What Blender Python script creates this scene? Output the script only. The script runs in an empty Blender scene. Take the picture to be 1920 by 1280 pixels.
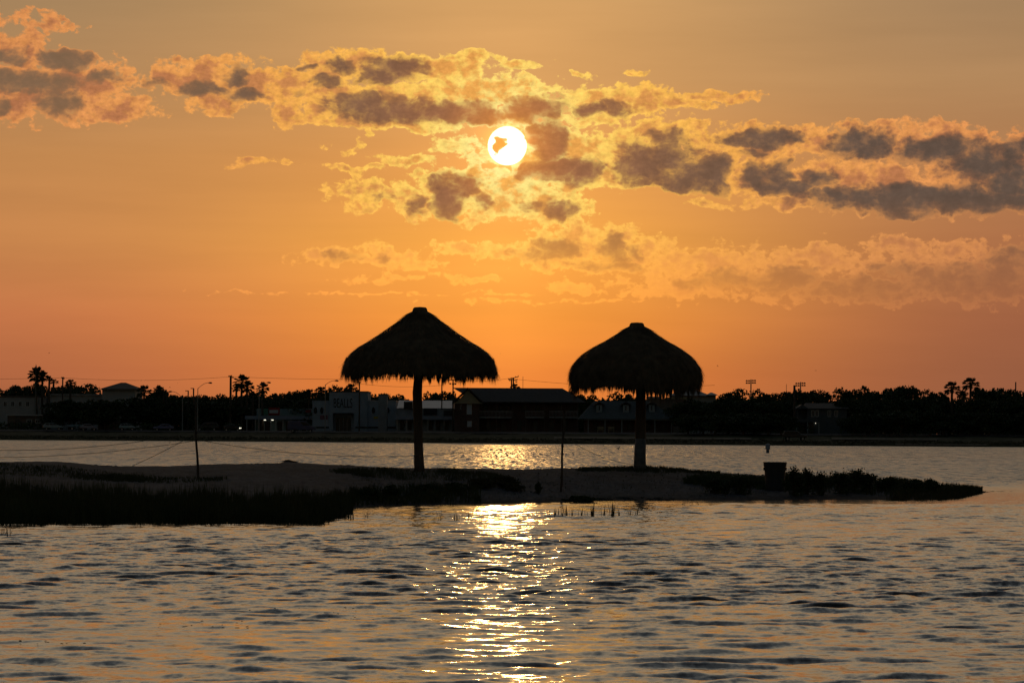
import bpy, math, random
import numpy as np
from mathutils import Vector, Matrix, Euler, Quaternion
rnd = random.Random(7)
rng = np.random.default_rng(11)
S = bpy.context.scene
COL = S.collection

# ------------------------------------------------------------------ camera
CAM_H = 1.62                        # metres above the water
F = 8000.0                          # focal length in photograph pixels (150 mm on 36 mm)
ROLL = math.radians(0.33)
PITCH = math.radians(1.26)
cam = bpy.data.cameras.new('camera')
cam.lens = 150.0; cam.sensor_width = 36.0; cam.sensor_fit = 'HORIZONTAL'
cam.clip_start = 0.5; cam.clip_end = 20000
cam_o = bpy.data.objects.new('camera', cam); COL.objects.link(cam_o)
CR = Matrix.Rotation(math.pi/2 + PITCH, 3, 'X') @ Matrix.Rotation(ROLL, 3, 'Z')
cam_o.matrix_world = Matrix.Translation((0, 0, CAM_H)) @ CR.to_4x4()
S.camera = cam_o
S.render.resolution_x = 1024; S.render.resolution_y = 682

def P(px, py, d):
    """world point seen at photograph pixel px, py at distance d down the lake"""
    v = CR @ Vector(((px-960)/F, (640-py)/F, -1.0))
    return Vector((v.x/v.y*d, d, CAM_H + v.z/v.y*d))
def YH(px): return 640 + F*math.tan(PITCH) + (px-960)*math.tan(ROLL)   # horizon row

# ------------------------------------------------------------------ sky and sun
sv = P(949, 274, 1.0) - Vector((0, 0, CAM_H))
SUN_EL = math.atan2(sv.z, math.hypot(sv.x, sv.y)); SUN_AZ = math.atan2(sv.x, sv.y)

class NT:
    def __init__(s, tree): s.t = tree; s.n = tree.nodes; s.l = tree.links
    def put(s, sock, v):
        if isinstance(v, bpy.types.NodeSocket): s.l.new(v, sock)
        elif v is not None: sock.default_value = v
    def node(s, kind, **kw):
        n = s.n.new(kind)
        for k, v in kw.items(): setattr(n, k, v)
        return n
    def m(s, op, a, b=None, c=None, clamp=False):
        n = s.node('ShaderNodeMath', operation=op, use_clamp=clamp)
        s.put(n.inputs[0], a); s.put(n.inputs[1], b); s.put(n.inputs[2], c)
        return n.outputs[0]
    def v(s, op, a, b=None, c=None):
        n = s.node('ShaderNodeVectorMath', operation=op)
        s.put(n.inputs[0], a)
        if op == 'SCALE': s.put(n.inputs['Scale'], b)
        else: s.put(n.inputs[1], b)
        if c is not None: s.put(n.inputs[2], c)
        return n.outputs['Value'] if op in ('LENGTH', 'DOT_PRODUCT', 'DISTANCE') else n.outputs[0]
    def rng(s, x, a, b, c=0.0, d=1.0, kind='SMOOTHSTEP'):
        n = s.node('ShaderNodeMapRange', interpolation_type=kind)
        for i, q in enumerate((x, a, b, c, d)): s.put(n.inputs[i], q)
        return n.outputs[0]
    def noise(s, vec, scale, detail=4, rough=0.5, dist=0.0, kind='FBM', color=False, dims='3D'):
        n = s.node('ShaderNodeTexNoise', noise_dimensions=dims, noise_type=kind)
        s.put(n.inputs['Vector'], vec); s.put(n.inputs['Scale'], scale); s.put(n.inputs['Detail'], detail)
        s.put(n.inputs['Roughness'], rough); s.put(n.inputs['Distortion'], dist)
        return n.outputs['Color'] if color else n.outputs['Fac']
    def mix(s, f, a, b, mode='MIX'):
        n = s.node('ShaderNodeMix', data_type='RGBA', blend_type=mode)
        s.put(n.inputs[0], f); s.put(n.inputs[6], a); s.put(n.inputs[7], b)
        return n.outputs[2]
    def ramp(s, x, stops, interp='LINEAR'):
        n = s.node('ShaderNodeValToRGB'); r = n.color_ramp; r.interpolation = interp
        r.elements[0].position = stops[0][0]; r.elements[0].color = stops[0][1]
        r.elements[1].position = stops[-1][0]; r.elements[1].color = stops[-1][1]
        for p, c in stops[1:-1]: r.elements.new(p).color = c
        s.put(n.inputs[0], x); return n.outputs[0]

def lin(r, g, b, k=1.0):
    f = lambda c: ((c/255+0.055)/1.055)**2.4 if c/255 > 0.04045 else c/255/12.92
    return (f(r)*k, f(g)*k, f(b)*k, 1.0)

world = bpy.data.worlds.new('World'); S.world = world; world.use_nodes = True
W = NT(world.node_tree); W.n.clear()
geo = W.node('ShaderNodeTexCoord').outputs['Generated']
sep = W.node('ShaderNodeSeparateXYZ'); W.put(sep.inputs[0], geo)
DX, DY, DZ = sep.outputs
az = W.m('ARCTAN2', DX, DY)                       # azimuth from +Y, positive to the right
el = W.m('ARCSINE', DZ)
U = W.m('MULTIPLY_ADD', az, 80.0, 9.6)            # azimuth in hundredths of 8000ths of a radian
V = W.m('MULTIPLY_ADD', el, -80.0, 8.16)
uv = W.node('ShaderNodeCombineXYZ'); W.put(uv.inputs[0], U); W.put(uv.inputs[1], V)
UV = uv.outputs[0]

# clear-sky colour: three elevation ramps (left, towards the sun, right)
def elramp(rows):
    st = []
    for e, c in rows: st.append((math.sqrt(max(0, e)/90), lin(*c)))
    return W.ramp(W.m('SQRT', W.m('MAXIMUM', W.m('MULTIPLY', el, 2/math.pi), 0.0)), st)
def V2E(v): return math.degrees((816-v)/8000)
HI = [(9, (192,162,126)), (15, (184,168,144)), (25, (118,124,126)), (45, (66,77,94)), (90, (38,46,60))]
sky_l = elramp([(0,(160,92,62)), (V2E(700),(172,100,65)), (V2E(600),(193,115,72)), (V2E(450),(198,132,78)),
                (V2E(300),(192,134,80)), (V2E(150),(176,132,88)), (V2E(0),(164,131,93))] + HI)
sky_c = elramp([(0,(222,118,56)), (V2E(700),(238,134,56)), (V2E(600),(250,154,60)), (V2E(450),(248,168,72)),
                (V2E(300),(230,158,82)), (V2E(150),(214,158,96)), (V2E(0),(212,160,100))] + HI)
sky_r = elramp([(0,(134,82,60)), (V2E(700),(146,90,64)), (V2E(600),(154,94,66)), (V2E(450),(168,108,72)),
                (V2E(300),(178,124,82)), (V2E(150),(174,132,90)), (V2E(0),(164,130,94))] + HI)
side = W.rng(U, 4.0, 19.0)
du = W.m('SUBTRACT', U, 9.49)
cw = W.m('POWER', 2.71828, W.m('MULTIPLY', W.m('MULTIPLY', du, du), -1/(5.3**2)))
S0 = W.mix(cw, W.mix(side, sky_l, sky_r), sky_c)
# away from the sun the sky falls off: physical sky model takes over behind the camera
sund = (math.cos(SUN_EL)*math.sin(SUN_AZ), math.cos(SUN_EL)*math.cos(SUN_AZ), math.sin(SUN_EL))
cosang = W.v('DOT_PRODUCT', geo, sund)
ang = W.m('ARCCOSINE', cosang)                     # radians from the sun
nish = W.node('ShaderNodeTexSky', sky_type='NISHITA', sun_disc=False)
nish.sun_elevation = SUN_EL; nish.sun_rotation = SUN_AZ; nish.dust_density = 3.0; nish.air_density = 1.2
back = W.v('SCALE', nish.outputs[0], 0.034)
S1 = W.mix(W.rng(ang, math.radians(14), math.radians(55)), S0, back)
# thin streaks of haze
st_n = W.noise(W.v('MULTIPLY', UV, (0.12, 1.1, 0)), 1.0, 4, 0.55)
S1 = W.mix(0.5, S1, W.v('SCALE', S1, W.rng(st_n, 0.3, 0.7, 0.88, 1.12, 'LINEAR')))
# aureole
dsun = W.v('LENGTH', W.v('MULTIPLY', W.v('SUBTRACT', UV, (9.49, 2.74, 0)), (1.0, 1.0, 0)))
glow = W.m('POWER', 2.71828, W.m('MULTIPLY', dsun, -1.15))
beam = W.m('MULTIPLY', W.m('POWER', 2.71828, W.m('MULTIPLY', W.m('MULTIPLY', du, du), -1.1)), W.rng(V, 3.0, 4.8))
S1 = W.v('ADD', S1, W.v('SCALE', (1.0, 0.44, 0.09), W.m('MULTIPLY_ADD', beam, 0.06, W.m('MULTIPLY', glow, 0.40))))

# clouds: banks laid out by azimuth and elevation, broken up by noise
w1 = W.v('SUBTRACT', W.noise(W.v('MULTIPLY', UV, (1, 1.5, 0)), 1.3, 3, 0.55, color=True, dims='2D'), (0.5, 0.5, 0.5))
Q = W.v('ADD', UV, W.v('MULTIPLY', w1, (0.75, 0.42, 0)))
def blobs(items):
    acc = None
    for (u, v, ru, rv, a) in items:
        q = W.v('MULTIPLY_ADD', Q, (100/ru, 100/rv, 0), (-u/ru, -v/rv, 0))
        d = W.rng(W.v('DOT_PRODUCT', q, q), 0.0, 4.0, a, -1.6-a, 'LINEAR')
        acc = d if acc is None else W.m('MAXIMUM', acc, d)
    return acc
#CLOUDS#
BR = [(30,108,80,40,1),(150,165,110,50,1),(60,180,130,60,1),(215,212,90,30,.8),(120,222,110,24,.7),(30,48,70,18,.55),(85,40,28,12,.6),(90,60,80,14,.35),
 (320,150,58,32,.9),(420,155,70,42,1),(400,190,90,26,.8),(480,165,50,42,.9),(395,214,34,10,.7),(545,195,60,42,.8),(575,150,80,32,.9),(530,128,70,12,.4),
 (700,130,120,34,.95),(830,140,120,36,.8),(878,108,62,11,.9),(965,124,48,11,.85),(600,120,60,16,.6),
 (640,190,110,42,1),(780,190,170,44,1),(880,178,110,36,1),(620,225,70,18,.8),(770,236,130,12,.9),(970,195,110,42,1),(975,152,26,16,.7),(1020,160,36,16,.7),
 (1130,190,110,34,1),(1215,185,90,26,.9),(1350,178,75,13,.85),(1100,225,90,16,.6),(1095,143,24,8,.6),(1183,137,32,10,.5),(1280,198,90,12,.6),
 (475,308,80,10,.6),(662,278,15,18,.5),(610,275,14,10,.3),(655,322,50,11,.8),(738,302,40,12,.8),(775,300,50,16,.8),(850,272,62,22,.62),(890,300,60,22,.62),(690,255,14,12,.45),
 (680,365,72,30,1),(790,370,60,44,1),(855,368,85,52,1),(930,372,80,48,1),(1040,388,78,34,1),(985,345,80,32,.8),(900,325,50,20,.9),(745,348,14,20,.5),
 (1000,285,50,50,1),(1070,290,50,52,1),(1100,335,130,22,1),(1150,290,70,42,1),(1200,290,110,60,1),(1240,248,90,30,1),(1320,310,90,52,1),(1410,265,110,34,1),(1420,330,100,40,1),
 (1530,262,60,30,.9),(1620,268,90,44,1),(1500,340,120,40,1),(1640,340,150,44,1),(1750,270,110,46,1),(1840,310,120,60,1),(1920,300,70,60,1),(1760,370,230,32,1),(1330,380,38,10,.7),(1470,378,110,14,.6),
 (620,484,90,16,.5),(680,470,60,18,.55),(720,488,80,20,.55),(790,498,50,12,.5),(710,522,90,11,.4),(850,470,50,16,.85),(920,472,70,18,.8),(1000,470,70,24,.8),(1070,460,80,38,1),(1150,455,70,38,1),(1200,465,60,34,.95),
 (1100,500,130,20,.6),(1250,490,80,40,.8),(1340,500,110,46,.7),(1430,500,90,46,.7),(1540,490,110,40,.65),(1250,540,120,26,.6),(1450,545,130,26,.45),(1630,470,40,20,.6),(1700,470,110,30,.65),(1800,480,120,34,.6),(1900,470,60,22,.5),
 (900,524,50,11,.5),(1060,540,62,13,.6),(1028,510,24,9,.6),(820,515,40,8,.4),(1580,545,160,24,.4),
 (700,553,420,4,.28),(1050,565,260,5,.25)]
DK = [(112,124,58,18,1),(40,165,110,20,1),(110,205,45,28,.9),(10,120,30,18,.8),(0,210,22,18,.7),(195,150,40,14,.6),
 (290,160,22,14,.4),(375,173,52,13,.95),(437,147,24,20,.9),(450,180,36,14,1),(565,132,22,7,.7),(635,130,34,12,.8),(610,155,30,10,.6),(740,128,58,20,1),(710,148,55,18,.9),(560,178,20,8,.4),
 (670,200,60,24,1),(740,208,90,26,1),(840,212,90,22,1),(900,220,60,14,.9),(1000,206,55,24,1),(1105,205,38,12,.9),(1150,200,44,16,.5),(1040,180,20,12,.4),
 (1024,272,36,42,1.2),(1045,318,60,22,1),(995,325,28,12,.6),(1092,322,38,24,1),(1200,305,52,44,1),(1255,300,60,40,.9),(1250,255,40,18,.6),(1322,322,52,38,1),(1270,340,60,16,.9),
 (1425,257,82,18,1),(1400,285,30,12,.4),(1418,330,26,28,.9),(1462,322,34,28,.9),(1475,350,80,16,1),(1540,340,36,22,.8),
 (1612,270,66,32,1),(1755,278,90,26,1),(1840,305,80,34,1),(1905,285,24,28,.9),(1905,340,70,40,1),(1730,370,230,28,1.1),(1860,368,140,30,1),(1690,398,60,10,.7),(1565,365,80,12,.8),
 (835,370,34,40,1),(870,350,28,22,.8),(780,385,16,24,.6),(845,395,26,24,.9),(895,378,22,18,.4),(1045,392,40,20,.8),(985,385,18,14,.3),(710,368,26,12,.2),
 (1045,468,50,24,.75),(1148,465,32,30,.75),(1010,475,60,14,.5),(1195,470,24,16,.4),(1130,500,90,12,.35),(1300,530,40,12,.4),
 (1370,520,70,20,.55),(1470,525,90,24,.6),(1500,505,40,14,.4),(1620,540,150,28,.6),(1680,500,60,16,.4),(1830,525,180,40,.7),(1920,490,80,40,.6),(640,485,24,10,.3),(720,488,22,10,.3),
 (931,268,11,17,1.3),(1000,262,17,13,1.2),(1002,283,14,6,1.0),(985,312,12,7,.8)]
#END#
Bm = blobs(BR); Km = blobs(DK)
UVs = W.v('MULTIPLY', UV, (1.0, 1.4, 0))
puff = W.noise(UVs, 2.0, 6, 0.55, 0.0, dims='2D')
fine = W.noise(UVs, 7.5, 5, 0.62, 0.0, dims='2D')
vw = W.v('ADD', UVs, W.v('SCALE', w1, 0.5))
vo = W.node('ShaderNodeTexVoronoi', voronoi_dimensions='2D', feature='SMOOTH_F1')
W.put(vo.inputs['Vector'], W.v('ADD', vw, W.v('SCALE', W.node('ShaderNodeCombineXYZ').outputs[0], 0)))
vo.inputs['Scale'].default_value = 3.2; vo.inputs['Detail'].default_value = 2.0; vo.inputs['Roughness'].default_value = 0.6
vo.inputs['Smoothness'].default_value = 0.25; vo.normalize = True
cell = vo.outputs['Distance']
# outside the framed part the same broken bank carries on round the horizon
gen = W.noise(W.v('MULTIPLY', UV, (0.18, 0.6, 0)), 1.0, 3, 0.5)
off = W.rng(W.m('ABSOLUTE', W.m('SUBTRACT', U, 9.6)), 9.7, 13.0)
band = W.m('MULTIPLY', W.rng(V, -1.0, 1.5), W.rng(V, 6.0, 4.0))
genB = W.m('MULTIPLY_ADD', W.m('MULTIPLY', off, band), 2.2, W.rng(gen, 0.45, 0.62, -3.0, -1.4, 'LINEAR'))
Bm = W.m('MAXIMUM', Bm, genB)
Bm = W.m('MAXIMUM', Bm, W.m('MULTIPLY_ADD', Km, 0.9, 0.25))
pf = W.m('SUBTRACT', puff, 0.5); ff = W.m('SUBTRACT', fine, 0.5); cf = W.m('SUBTRACT', 0.36, cell)
pn = W.m('MULTIPLY_ADD', pf, 2.0, W.m('MULTIPLY_ADD', ff, 0.9, W.m('MULTIPLY', cf, 1.9)))
t = W.m('ADD', Bm, pn)
b = W.rng(t, 0.02, 0.50)
kn = W.m('ADD', Km, W.m('MULTIPLY_ADD', pf, 1.1, W.m('MULTIPLY_ADD', cf, 1.4, W.m('MULTIPLY', ff, 0.8))))
k = W.m('MULTIPLY_ADD', W.rng(kn, -0.28, 0.55), 0.74, W.m('MULTIPLY', W.rng(kn, 0.2, 1.1), 0.26))
near = W.m('POWER', 2.71828, W.m('MULTIPLY', dsun, -0.36))
cbr = W.ramp(near, [(0.0, lin(210,134,78)), (0.06, lin(226,150,84)), (0.2, lin(240,168,80)), (0.36, lin(252,190,86)), (0.55, lin(255,209,102)), (0.72, lin(255,226,128)), (1.0, lin(255,240,165))])
cmid = W.ramp(near, [(0.0, lin(168,108,74)), (0.1, lin(184,118,76)), (0.3, lin(206,138,78)), (0.6, lin(232,160,78)), (1.0, lin(250,178,78))])
ts = W.m('MULTIPLY_ADD', pf, 3.6, W.m('MULTIPLY_ADD', cf, 1.6, W.m('MULTIPLY_ADD', ff, 0.4, Bm)))
mid = W.m('MULTIPLY', W.rng(ts, 0.40, 1.35), 0.95)
cbr = W.mix(mid, cbr, cmid)
cbr = W.v('SCALE', cbr, W.m('MULTIPLY_ADD', ff, 0.75, 1.0))
cdk = W.ramp(near, [(0.0, lin(94,77,66)), (0.1, lin(101,81,68)), (0.3, lin(126,92,69)), (0.6, lin(154,103,70)), (0.85, lin(200,126,66)), (1.0, lin(238,150,60))])
cdk = W.v('SCALE', cdk, W.m('MULTIPLY', W.rng(puff, 0.25, 0.75, 1.18, 0.88, 'LINEAR'), W.m('MULTIPLY_ADD', ff, -0.35, 1.0)))
cdk = W.mix(W.rng(U, 6.5, 1.5, 0.0, 0.30), cdk, S1)
# towards the horizon the air washes out the clouds
hz = W.rng(V, 3.5, 5.8, 0.0, 0.9)
lowb = W.m('MULTIPLY', b, W.m('SUBTRACT', 1.0, W.m('MULTIPLY', hz, 0.28)))
cdk = W.mix(hz, cdk, W.v('SCALE', S1, 0.84))
cbr = W.mix(W.m('MULTIPLY', hz, 0.9), cbr, W.v('MULTIPLY', S1, (1.36, 1.34, 1.2)))
SK = W.mix(lowb, S1, cbr)
SK = W.mix(W.m('MULTIPLY', W.m('MULTIPLY', k, W.m('MULTIPLY_ADD', hz, -0.35, 1.0)), W.rng(b, 0.05, 0.6)), SK, cdk)
# the sun itself, partly behind the cloud
disc = W.rng(W.v('LENGTH', W.v('SUBTRACT', UV, (9.49, 2.74, 0))), 0.375, 0.35)
open_ = W.rng(kn, 0.45, -0.05)
SK = W.v('ADD', SK, W.v('SCALE', (2.0, 1.7, 1.3), W.m('MULTIPLY', disc, open_)))
halo = W.m('POWER', 2.71828, W.m('MULTIPLY', W.m('MAXIMUM', W.m('SUBTRACT', dsun, 0.36), 0.0), -7.0))
SK = W.v('ADD', SK, W.v('SCALE', (0.34, 0.15, 0.02), halo))
# below the horizon
SK = W.mix(W.rng(el, -0.004, -0.0005), lin(40,30,26), SK)
bg = W.node('ShaderNodeBackground'); W.put(bg.inputs[0], SK); bg.inputs[1].default_value = 1.0
wo = W.node('ShaderNodeOutputWorld'); W.l.new(bg.outputs[0], wo.inputs[0])

sl = bpy.data.lights.new('sun', 'SUN'); sl.energy = 0.024; sl.angle = math.radians(0.53); sl.color = (1.0, 0.52, 0.16)
so = bpy.data.objects.new('sun', sl); COL.objects.link(so)
so.rotation_euler = Vector((-sund[0], -sund[1], -sund[2])).to_track_quat('-Z', 'Y').to_euler()
so.location = (0, 300, 60)

S.view_settings.view_transform = 'Standard'; S.view_settings.look = 'None'
S.view_settings.exposure = 0.0; S.view_settings.gamma = 1.0; S.view_settings.use_curve_mapping = False
S.render.engine = 'CYCLES'; S.cycles.max_bounces = 4; S.cycles.diffuse_bounces = 2; S.cycles.glossy_bounces = 2
S.cycles.transparent_max_bounces = 4; S.cycles.caustics_reflective = False; S.cycles.caustics_refractive = False
S.cycles.use_adaptive_sampling = True; S.cycles.adaptive_threshold = 0.01
world.cycles.sampling_method = 'MANUAL'; world.cycles.sample_map_resolution = 512
S.cycles.adaptive_min_samples = 8
# ------------------------------------------------------------------ materials
MATS = {}
def mat(name, color, rough=0.8, spec=0.3, metal=0.0, var=0.25, scale=3.0, bump=0.0, emit=None, stretch=None, coat=0.0):
    if name in MATS: return MATS[name]
    m = bpy.data.materials.new(name); m.use_nodes = True
    t = NT(m.node_tree); t.n.clear()
    p = t.node('ShaderNodeBsdfPrincipled'); o = t.node('ShaderNodeOutputMaterial')
    t.l.new(p.outputs[0], o.inputs[0])
    co = t.node('ShaderNodeTexCoord').outputs['Object']
    if stretch: co = t.v('MULTIPLY', co, stretch)
    n = t.noise(co, scale, 4, 0.6)
    c = (*color, 1.0)
    if var: t.put(p.inputs['Base Color'], t.v('SCALE', color, t.rng(n, 0.25, 0.75, 1-var, 1+var, 'LINEAR')))
    else: p.inputs['Base Color'].default_value = c
    p.inputs['Roughness'].default_value = rough; p.inputs['Metallic'].default_value = metal
    p.inputs['Specular IOR Level'].default_value = spec
    if bump:
        b = t.node('ShaderNodeBump'); t.put(b.inputs['Height'], n); b.inputs['Strength'].default_value = bump
        b.inputs['Distance'].default_value = 0.05; t.l.new(b.outputs[0], p.inputs['Normal'])
    if emit:
        p.inputs['Emission Color'].default_value = (*emit[:3], 1); p.inputs['Emission Strength'].default_value = emit[3]
    if coat: p.inputs['Coat Weight'].default_value = coat; p.inputs['Coat Roughness'].default_value = 0.06
    MATS[name] = m; return m
M_thatch = mat('thatch', (0.15, 0.11, 0.07), 0.9, 0.2, scale=4, var=0.5)
M_post = mat('post_wood', (0.13, 0.095, 0.07), 0.85, 0.25, scale=5, bump=0.5, stretch=(1, 1, 0.15), var=0.4)
M_bark = mat('bark', (0.10, 0.08, 0.06), 0.9, 0.2, scale=6, bump=0.4)
M_leaf = mat('foliage', (0.05, 0.075, 0.03), 0.7, 0.3, scale=0.8, var=0.5)
M_leaf2 = mat('foliage_dry', (0.07, 0.065, 0.03), 0.75, 0.3, scale=0.8, var=0.5)
M_palm = mat('palm_leaf', (0.06, 0.075, 0.035), 0.6, 0.3, scale=1.5, var=0.4)
M_grass = mat('grass_blade', (0.06, 0.07, 0.03), 0.8, 0.2, scale=1.2, var=0.5)
M_reed = mat('reed', (0.08, 0.075, 0.04), 0.8, 0.2, scale=3, var=0.4)
M_steel = mat('galvanised_steel', (0.35, 0.35, 0.36), 0.5, 0.4, 0.6, scale=3)
M_dark = mat('dark_metal', (0.03, 0.03, 0.033), 0.5, 0.3)
M_pole = mat('pole_timber', (0.10, 0.08, 0.065), 0.85, 0.2, scale=4, bump=0.3)
M_wire = mat('wire', (0.03, 0.03, 0.03), 0.6, 0.3, var=0)
M_rope = mat('rope', (0.20, 0.18, 0.15), 0.9, 0.1, var=0)
M_barrel = mat('barrel_plastic', (0.035, 0.04, 0.045), 0.55, 0.4, scale=3)
M_glass = mat('window_glass', (0.03, 0.035, 0.04), 0.12, 0.5, var=0)
M_tyre = mat('tyre_rubber', (0.02, 0.02, 0.02), 0.85, 0.2, var=0)
M_rim = mat('wheel_rim', (0.4, 0.4, 0.42), 0.4, 0.5, 0.7, var=0)
M_bird = mat('feathers', (0.06, 0.055, 0.05), 0.8, 0.2, scale=20)
M_white = mat('white_paint', (0.62, 0.62, 0.62), 0.6, 0.3, scale=0.6, var=0.12)
M_asph = mat('asphalt', (0.05, 0.05, 0.052), 0.85, 0.3, scale=2)
M_dirt = mat('dirt', (0.20, 0.17, 0.13), 0.95, 0.1, scale=0.6)
M_lampon = mat('lit_lamp', (0.8, 0.8, 0.7), 0.5, emit=(1.0, 0.93, 0.72, 1.6), var=0)

# ------------------------------------------------------------------ mesh helpers
class MB:
    def __init__(s): s.v = []; s.f = []
    def add(s, vs, fs):
        k = len(s.v); s.v += [tuple(v) for v in vs]; s.f += [tuple(i+k for i in f) for f in fs]; return s
    def box(s, x0, x1, y0, y1, z0, z1):
        return s.add([(x0,y0,z0),(x1,y0,z0),(x1,y1,z0),(x0,y1,z0),(x0,y0,z1),(x1,y0,z1),(x1,y1,z1),(x0,y1,z1)],
                     [(3,2,1,0),(4,5,6,7),(0,1,5,4),(1,2,6,5),(2,3,7,6),(3,0,4,7)])
    def tube(s, pts, rad, n=6, cap=True):
        pts = [Vector(p) for p in pts]
        if not hasattr(rad, '__len__'): rad = [rad]*len(pts)
        vs = []; fs = []
        for i, p in enumerate(pts):
            t = (pts[min(i+1, len(pts)-1)] - pts[max(i-1, 0)]).normalized()
            a = t.cross(Vector((0, 1, 0)) if abs(t.y) < 0.9 else Vector((1, 0, 0))).normalized(); b = t.cross(a)
            for j in range(n):
                q = 2*math.pi*j/n; vs.append(p + a*math.cos(q)*rad[i] + b*math.sin(q)*rad[i])
        for i in range(len(pts)-1):
            for j in range(n):
                fs.append((i*n+j, i*n+(j+1) % n, (i+1)*n+(j+1) % n, (i+1)*n+j))
        if cap: fs += [tuple(range(n))[::-1], tuple((len(pts)-1)*n + j for j in range(n))]
        return s.add(vs, fs)
    def lathe(s, prof, n=16, cx=0, cy=0, cap=False):
        vs = []; fs = []
        for r, z in prof:
            for j in range(n): vs.append((cx + r*math.cos(2*math.pi*j/n), cy + r*math.sin(2*math.pi*j/n), z))
        for i in range(len(prof)-1):
            for j in range(n): fs.append((i*n+j, i*n+(j+1) % n, (i+1)*n+(j+1) % n, (i+1)*n+j))
        if cap: fs += [tuple(range(n))[::-1], tuple((len(prof)-1)*n + j for j in range(n))]
        return s.add(vs, fs)
    def prism(s, poly, y0, y1):
        """poly of (x, z), extruded along y"""
        n = len(poly)
        return s.add([(x, y0, z) for x, z in poly] + [(x, y1, z) for x, z in poly],
                     [tuple(range(n)), tuple(range(2*n-1, n-1, -1))] + [((i+1) % n, i, n+i, n+(i+1) % n) for i in range(n)])
    def mesh(s, name, m, smooth=False):
        me = bpy.data.meshes.new(name); me.from_pydata(s.v, [], s.f); me.materials.append(m)
        if smooth: me.polygons.foreach_set('use_smooth', [True]*len(me.polygons))
        me.update(); return me
    def build(s, name, m, parent=None, loc=None, smooth=False):
        return link(name, s.mesh(name, m, smooth), parent, loc)
def link(name, me, parent=None, loc=None):
    o = bpy.data.objects.new(name, me); COL.objects.link(o)
    if parent: o.parent = parent
    if loc is not None: o.location = loc
    return o
def tag(o, label=None, cat=None, group=None, kind=None):
    if label: o['label'] = label
    if cat: o['category'] = cat
    if group: o['group'] = group
    if kind: o['kind'] = kind
    return o
def thing(name, label, cat, loc=(0, 0, 0), rz=0.0, group=None):
    o = bpy.data.objects.new(name, None); COL.objects.link(o); o.location = loc; o.rotation_euler.z = rz
    o.empty_display_size = 0.3
    return tag(o, label, cat, group)
def tris_mesh(name, V_, F_, m):
    """numpy vertices and triangles/quads"""
    me = bpy.data.meshes.new(name)
    V_ = np.asarray(V_, np.float32).reshape(-1, 3); F_ = np.asarray(F_, np.int32)
    me.vertices.add(len(V_)); me.vertices.foreach_set('co', V_.ravel())
    k = F_.shape[1]; me.loops.add(F_.size); me.loops.foreach_set('vertex_index', F_.ravel())
    me.polygons.add(len(F_)); me.polygons.foreach_set('loop_start', np.arange(0, F_.size, k, dtype=np.int32))
    me.materials.append(m); me.update(calc_edges=True); return me
def leaf_quads(C, size, aspect=1.0, r=rng):
    """randomly turned quads (pointed leaves) at points C"""
    n = len(C); a = r.normal(size=(n, 3)); a /= np.linalg.norm(a, axis=1, keepdims=True)
    b = r.normal(size=(n, 3)); b -= a*(a*b).sum(1, keepdims=True); b /= np.linalg.norm(b, axis=1, keepdims=True)
    s = (size*(0.6 + 0.8*r.random(n)))[:, None]
    V_ = np.stack([C - a*s, C + b*s*0.5*aspect, C + a*s, C - b*s*0.5*aspect], 1).reshape(-1, 3)
    F_ = np.arange(4*n).reshape(n, 4); return V_, F_
def lerp_tab(tab, x):
    xs, ys = zip(*tab); return np.interp(x, xs, ys)

# ------------------------------------------------------------------ ground of the spit of land
SIL = [(-800,862),(0,865),(60,865),(130,867),(200,872),(260,873.5),(320,874),(370,872),(420,869),(480,867.5),(525,868),(537,865.5),(552,867),(580,869),(620,871),(700,874),(760,876.5),(800,877.5),
       (900,878.5),(1000,878.5),(1080,878),(1130,876.5),(1190,875.5),(1260,879),(1310,884),(1380,887.5),(1430,890),(1500,894),(1600,898),(1700,903),(1760,908),(1800,914),(1850,921),(1900,927),(2100,950)]
RDG = [(-800,110),(0,112),(500,116),(800,117),(1000,119),(1200,124),(1400,124),(1700,127),(1850,130),(2100,130)]
FRT = [(-800,990),(0,974),(300,972),(600,966),(650,955),(700,948),(780,946),(900,945),(960,943),(1050,942),(1120,938.5),(1200,938),(1400,938),(1500,936.5),(1600,936),(1700,937),(1760,936),(1800,933),(1840,925),(1860,921),(2100,921)]
def isl_params(px):
    yh = 816 + (px-960)*math.tan(ROLL)
    dr = lerp_tab(RDG, px); zr = CAM_H - (lerp_tab(SIL, px) - yh)/F*dr
    df = CAM_H*F/(lerp_tab(FRT, px) - yh)
    return df, dr, zr
def hnoise(x, y):
    return (0.5*np.sin(x*1.7+0.3*y+1)+0.35*np.sin(x*3.9-y*1.3)+0.3*np.sin(y*2.3+x*0.7+2)+0.2*np.sin(x*9.1+y*2.7)+0.15*np.sin(x*17.3-y*5.1))
def isl_z(x, y):
    px = np.asarray(x)/np.asarray(y)*F + 960
    df, dr, zr = isl_params(px)
    t = (y-df)/np.maximum(dr-df, 1.0)
    up = np.clip(t, 0, 1); up = 1-(1-up)**1.5
    z = np.where(t < 0, t*0.6, zr*up)
    back = np.clip((y-dr)/np.maximum(3+9*np.clip(zr, 0, 1), 2), 0, 3)
    z = np.where(t > 1, zr - (zr+0.25)*np.minimum(back, 1)**1.3 - 0.3*np.maximum(back-1, 0), z)
    return z + 0.016*hnoise(np.asarray(x), np.asarray(y))*np.clip(t*3, 0, 1)*np.clip(zr*3, 0, 1)
def isl_at(px, d):
    x = (px-960)/F*d; return Vector((x, d, float(isl_z(x, d))))
def isl_hit(px, py):
    """where the view through this pixel meets the sand (front slope)"""
    df, dr, zr = [float(q) for q in isl_params(px)]
    for d in np.linspace(df, dr, 300):
        p = P(px, py, d)
        if p.z <= float(isl_z(p.x, p.y)) + 1e-3: return p
    return isl_at(px, dr)
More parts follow.
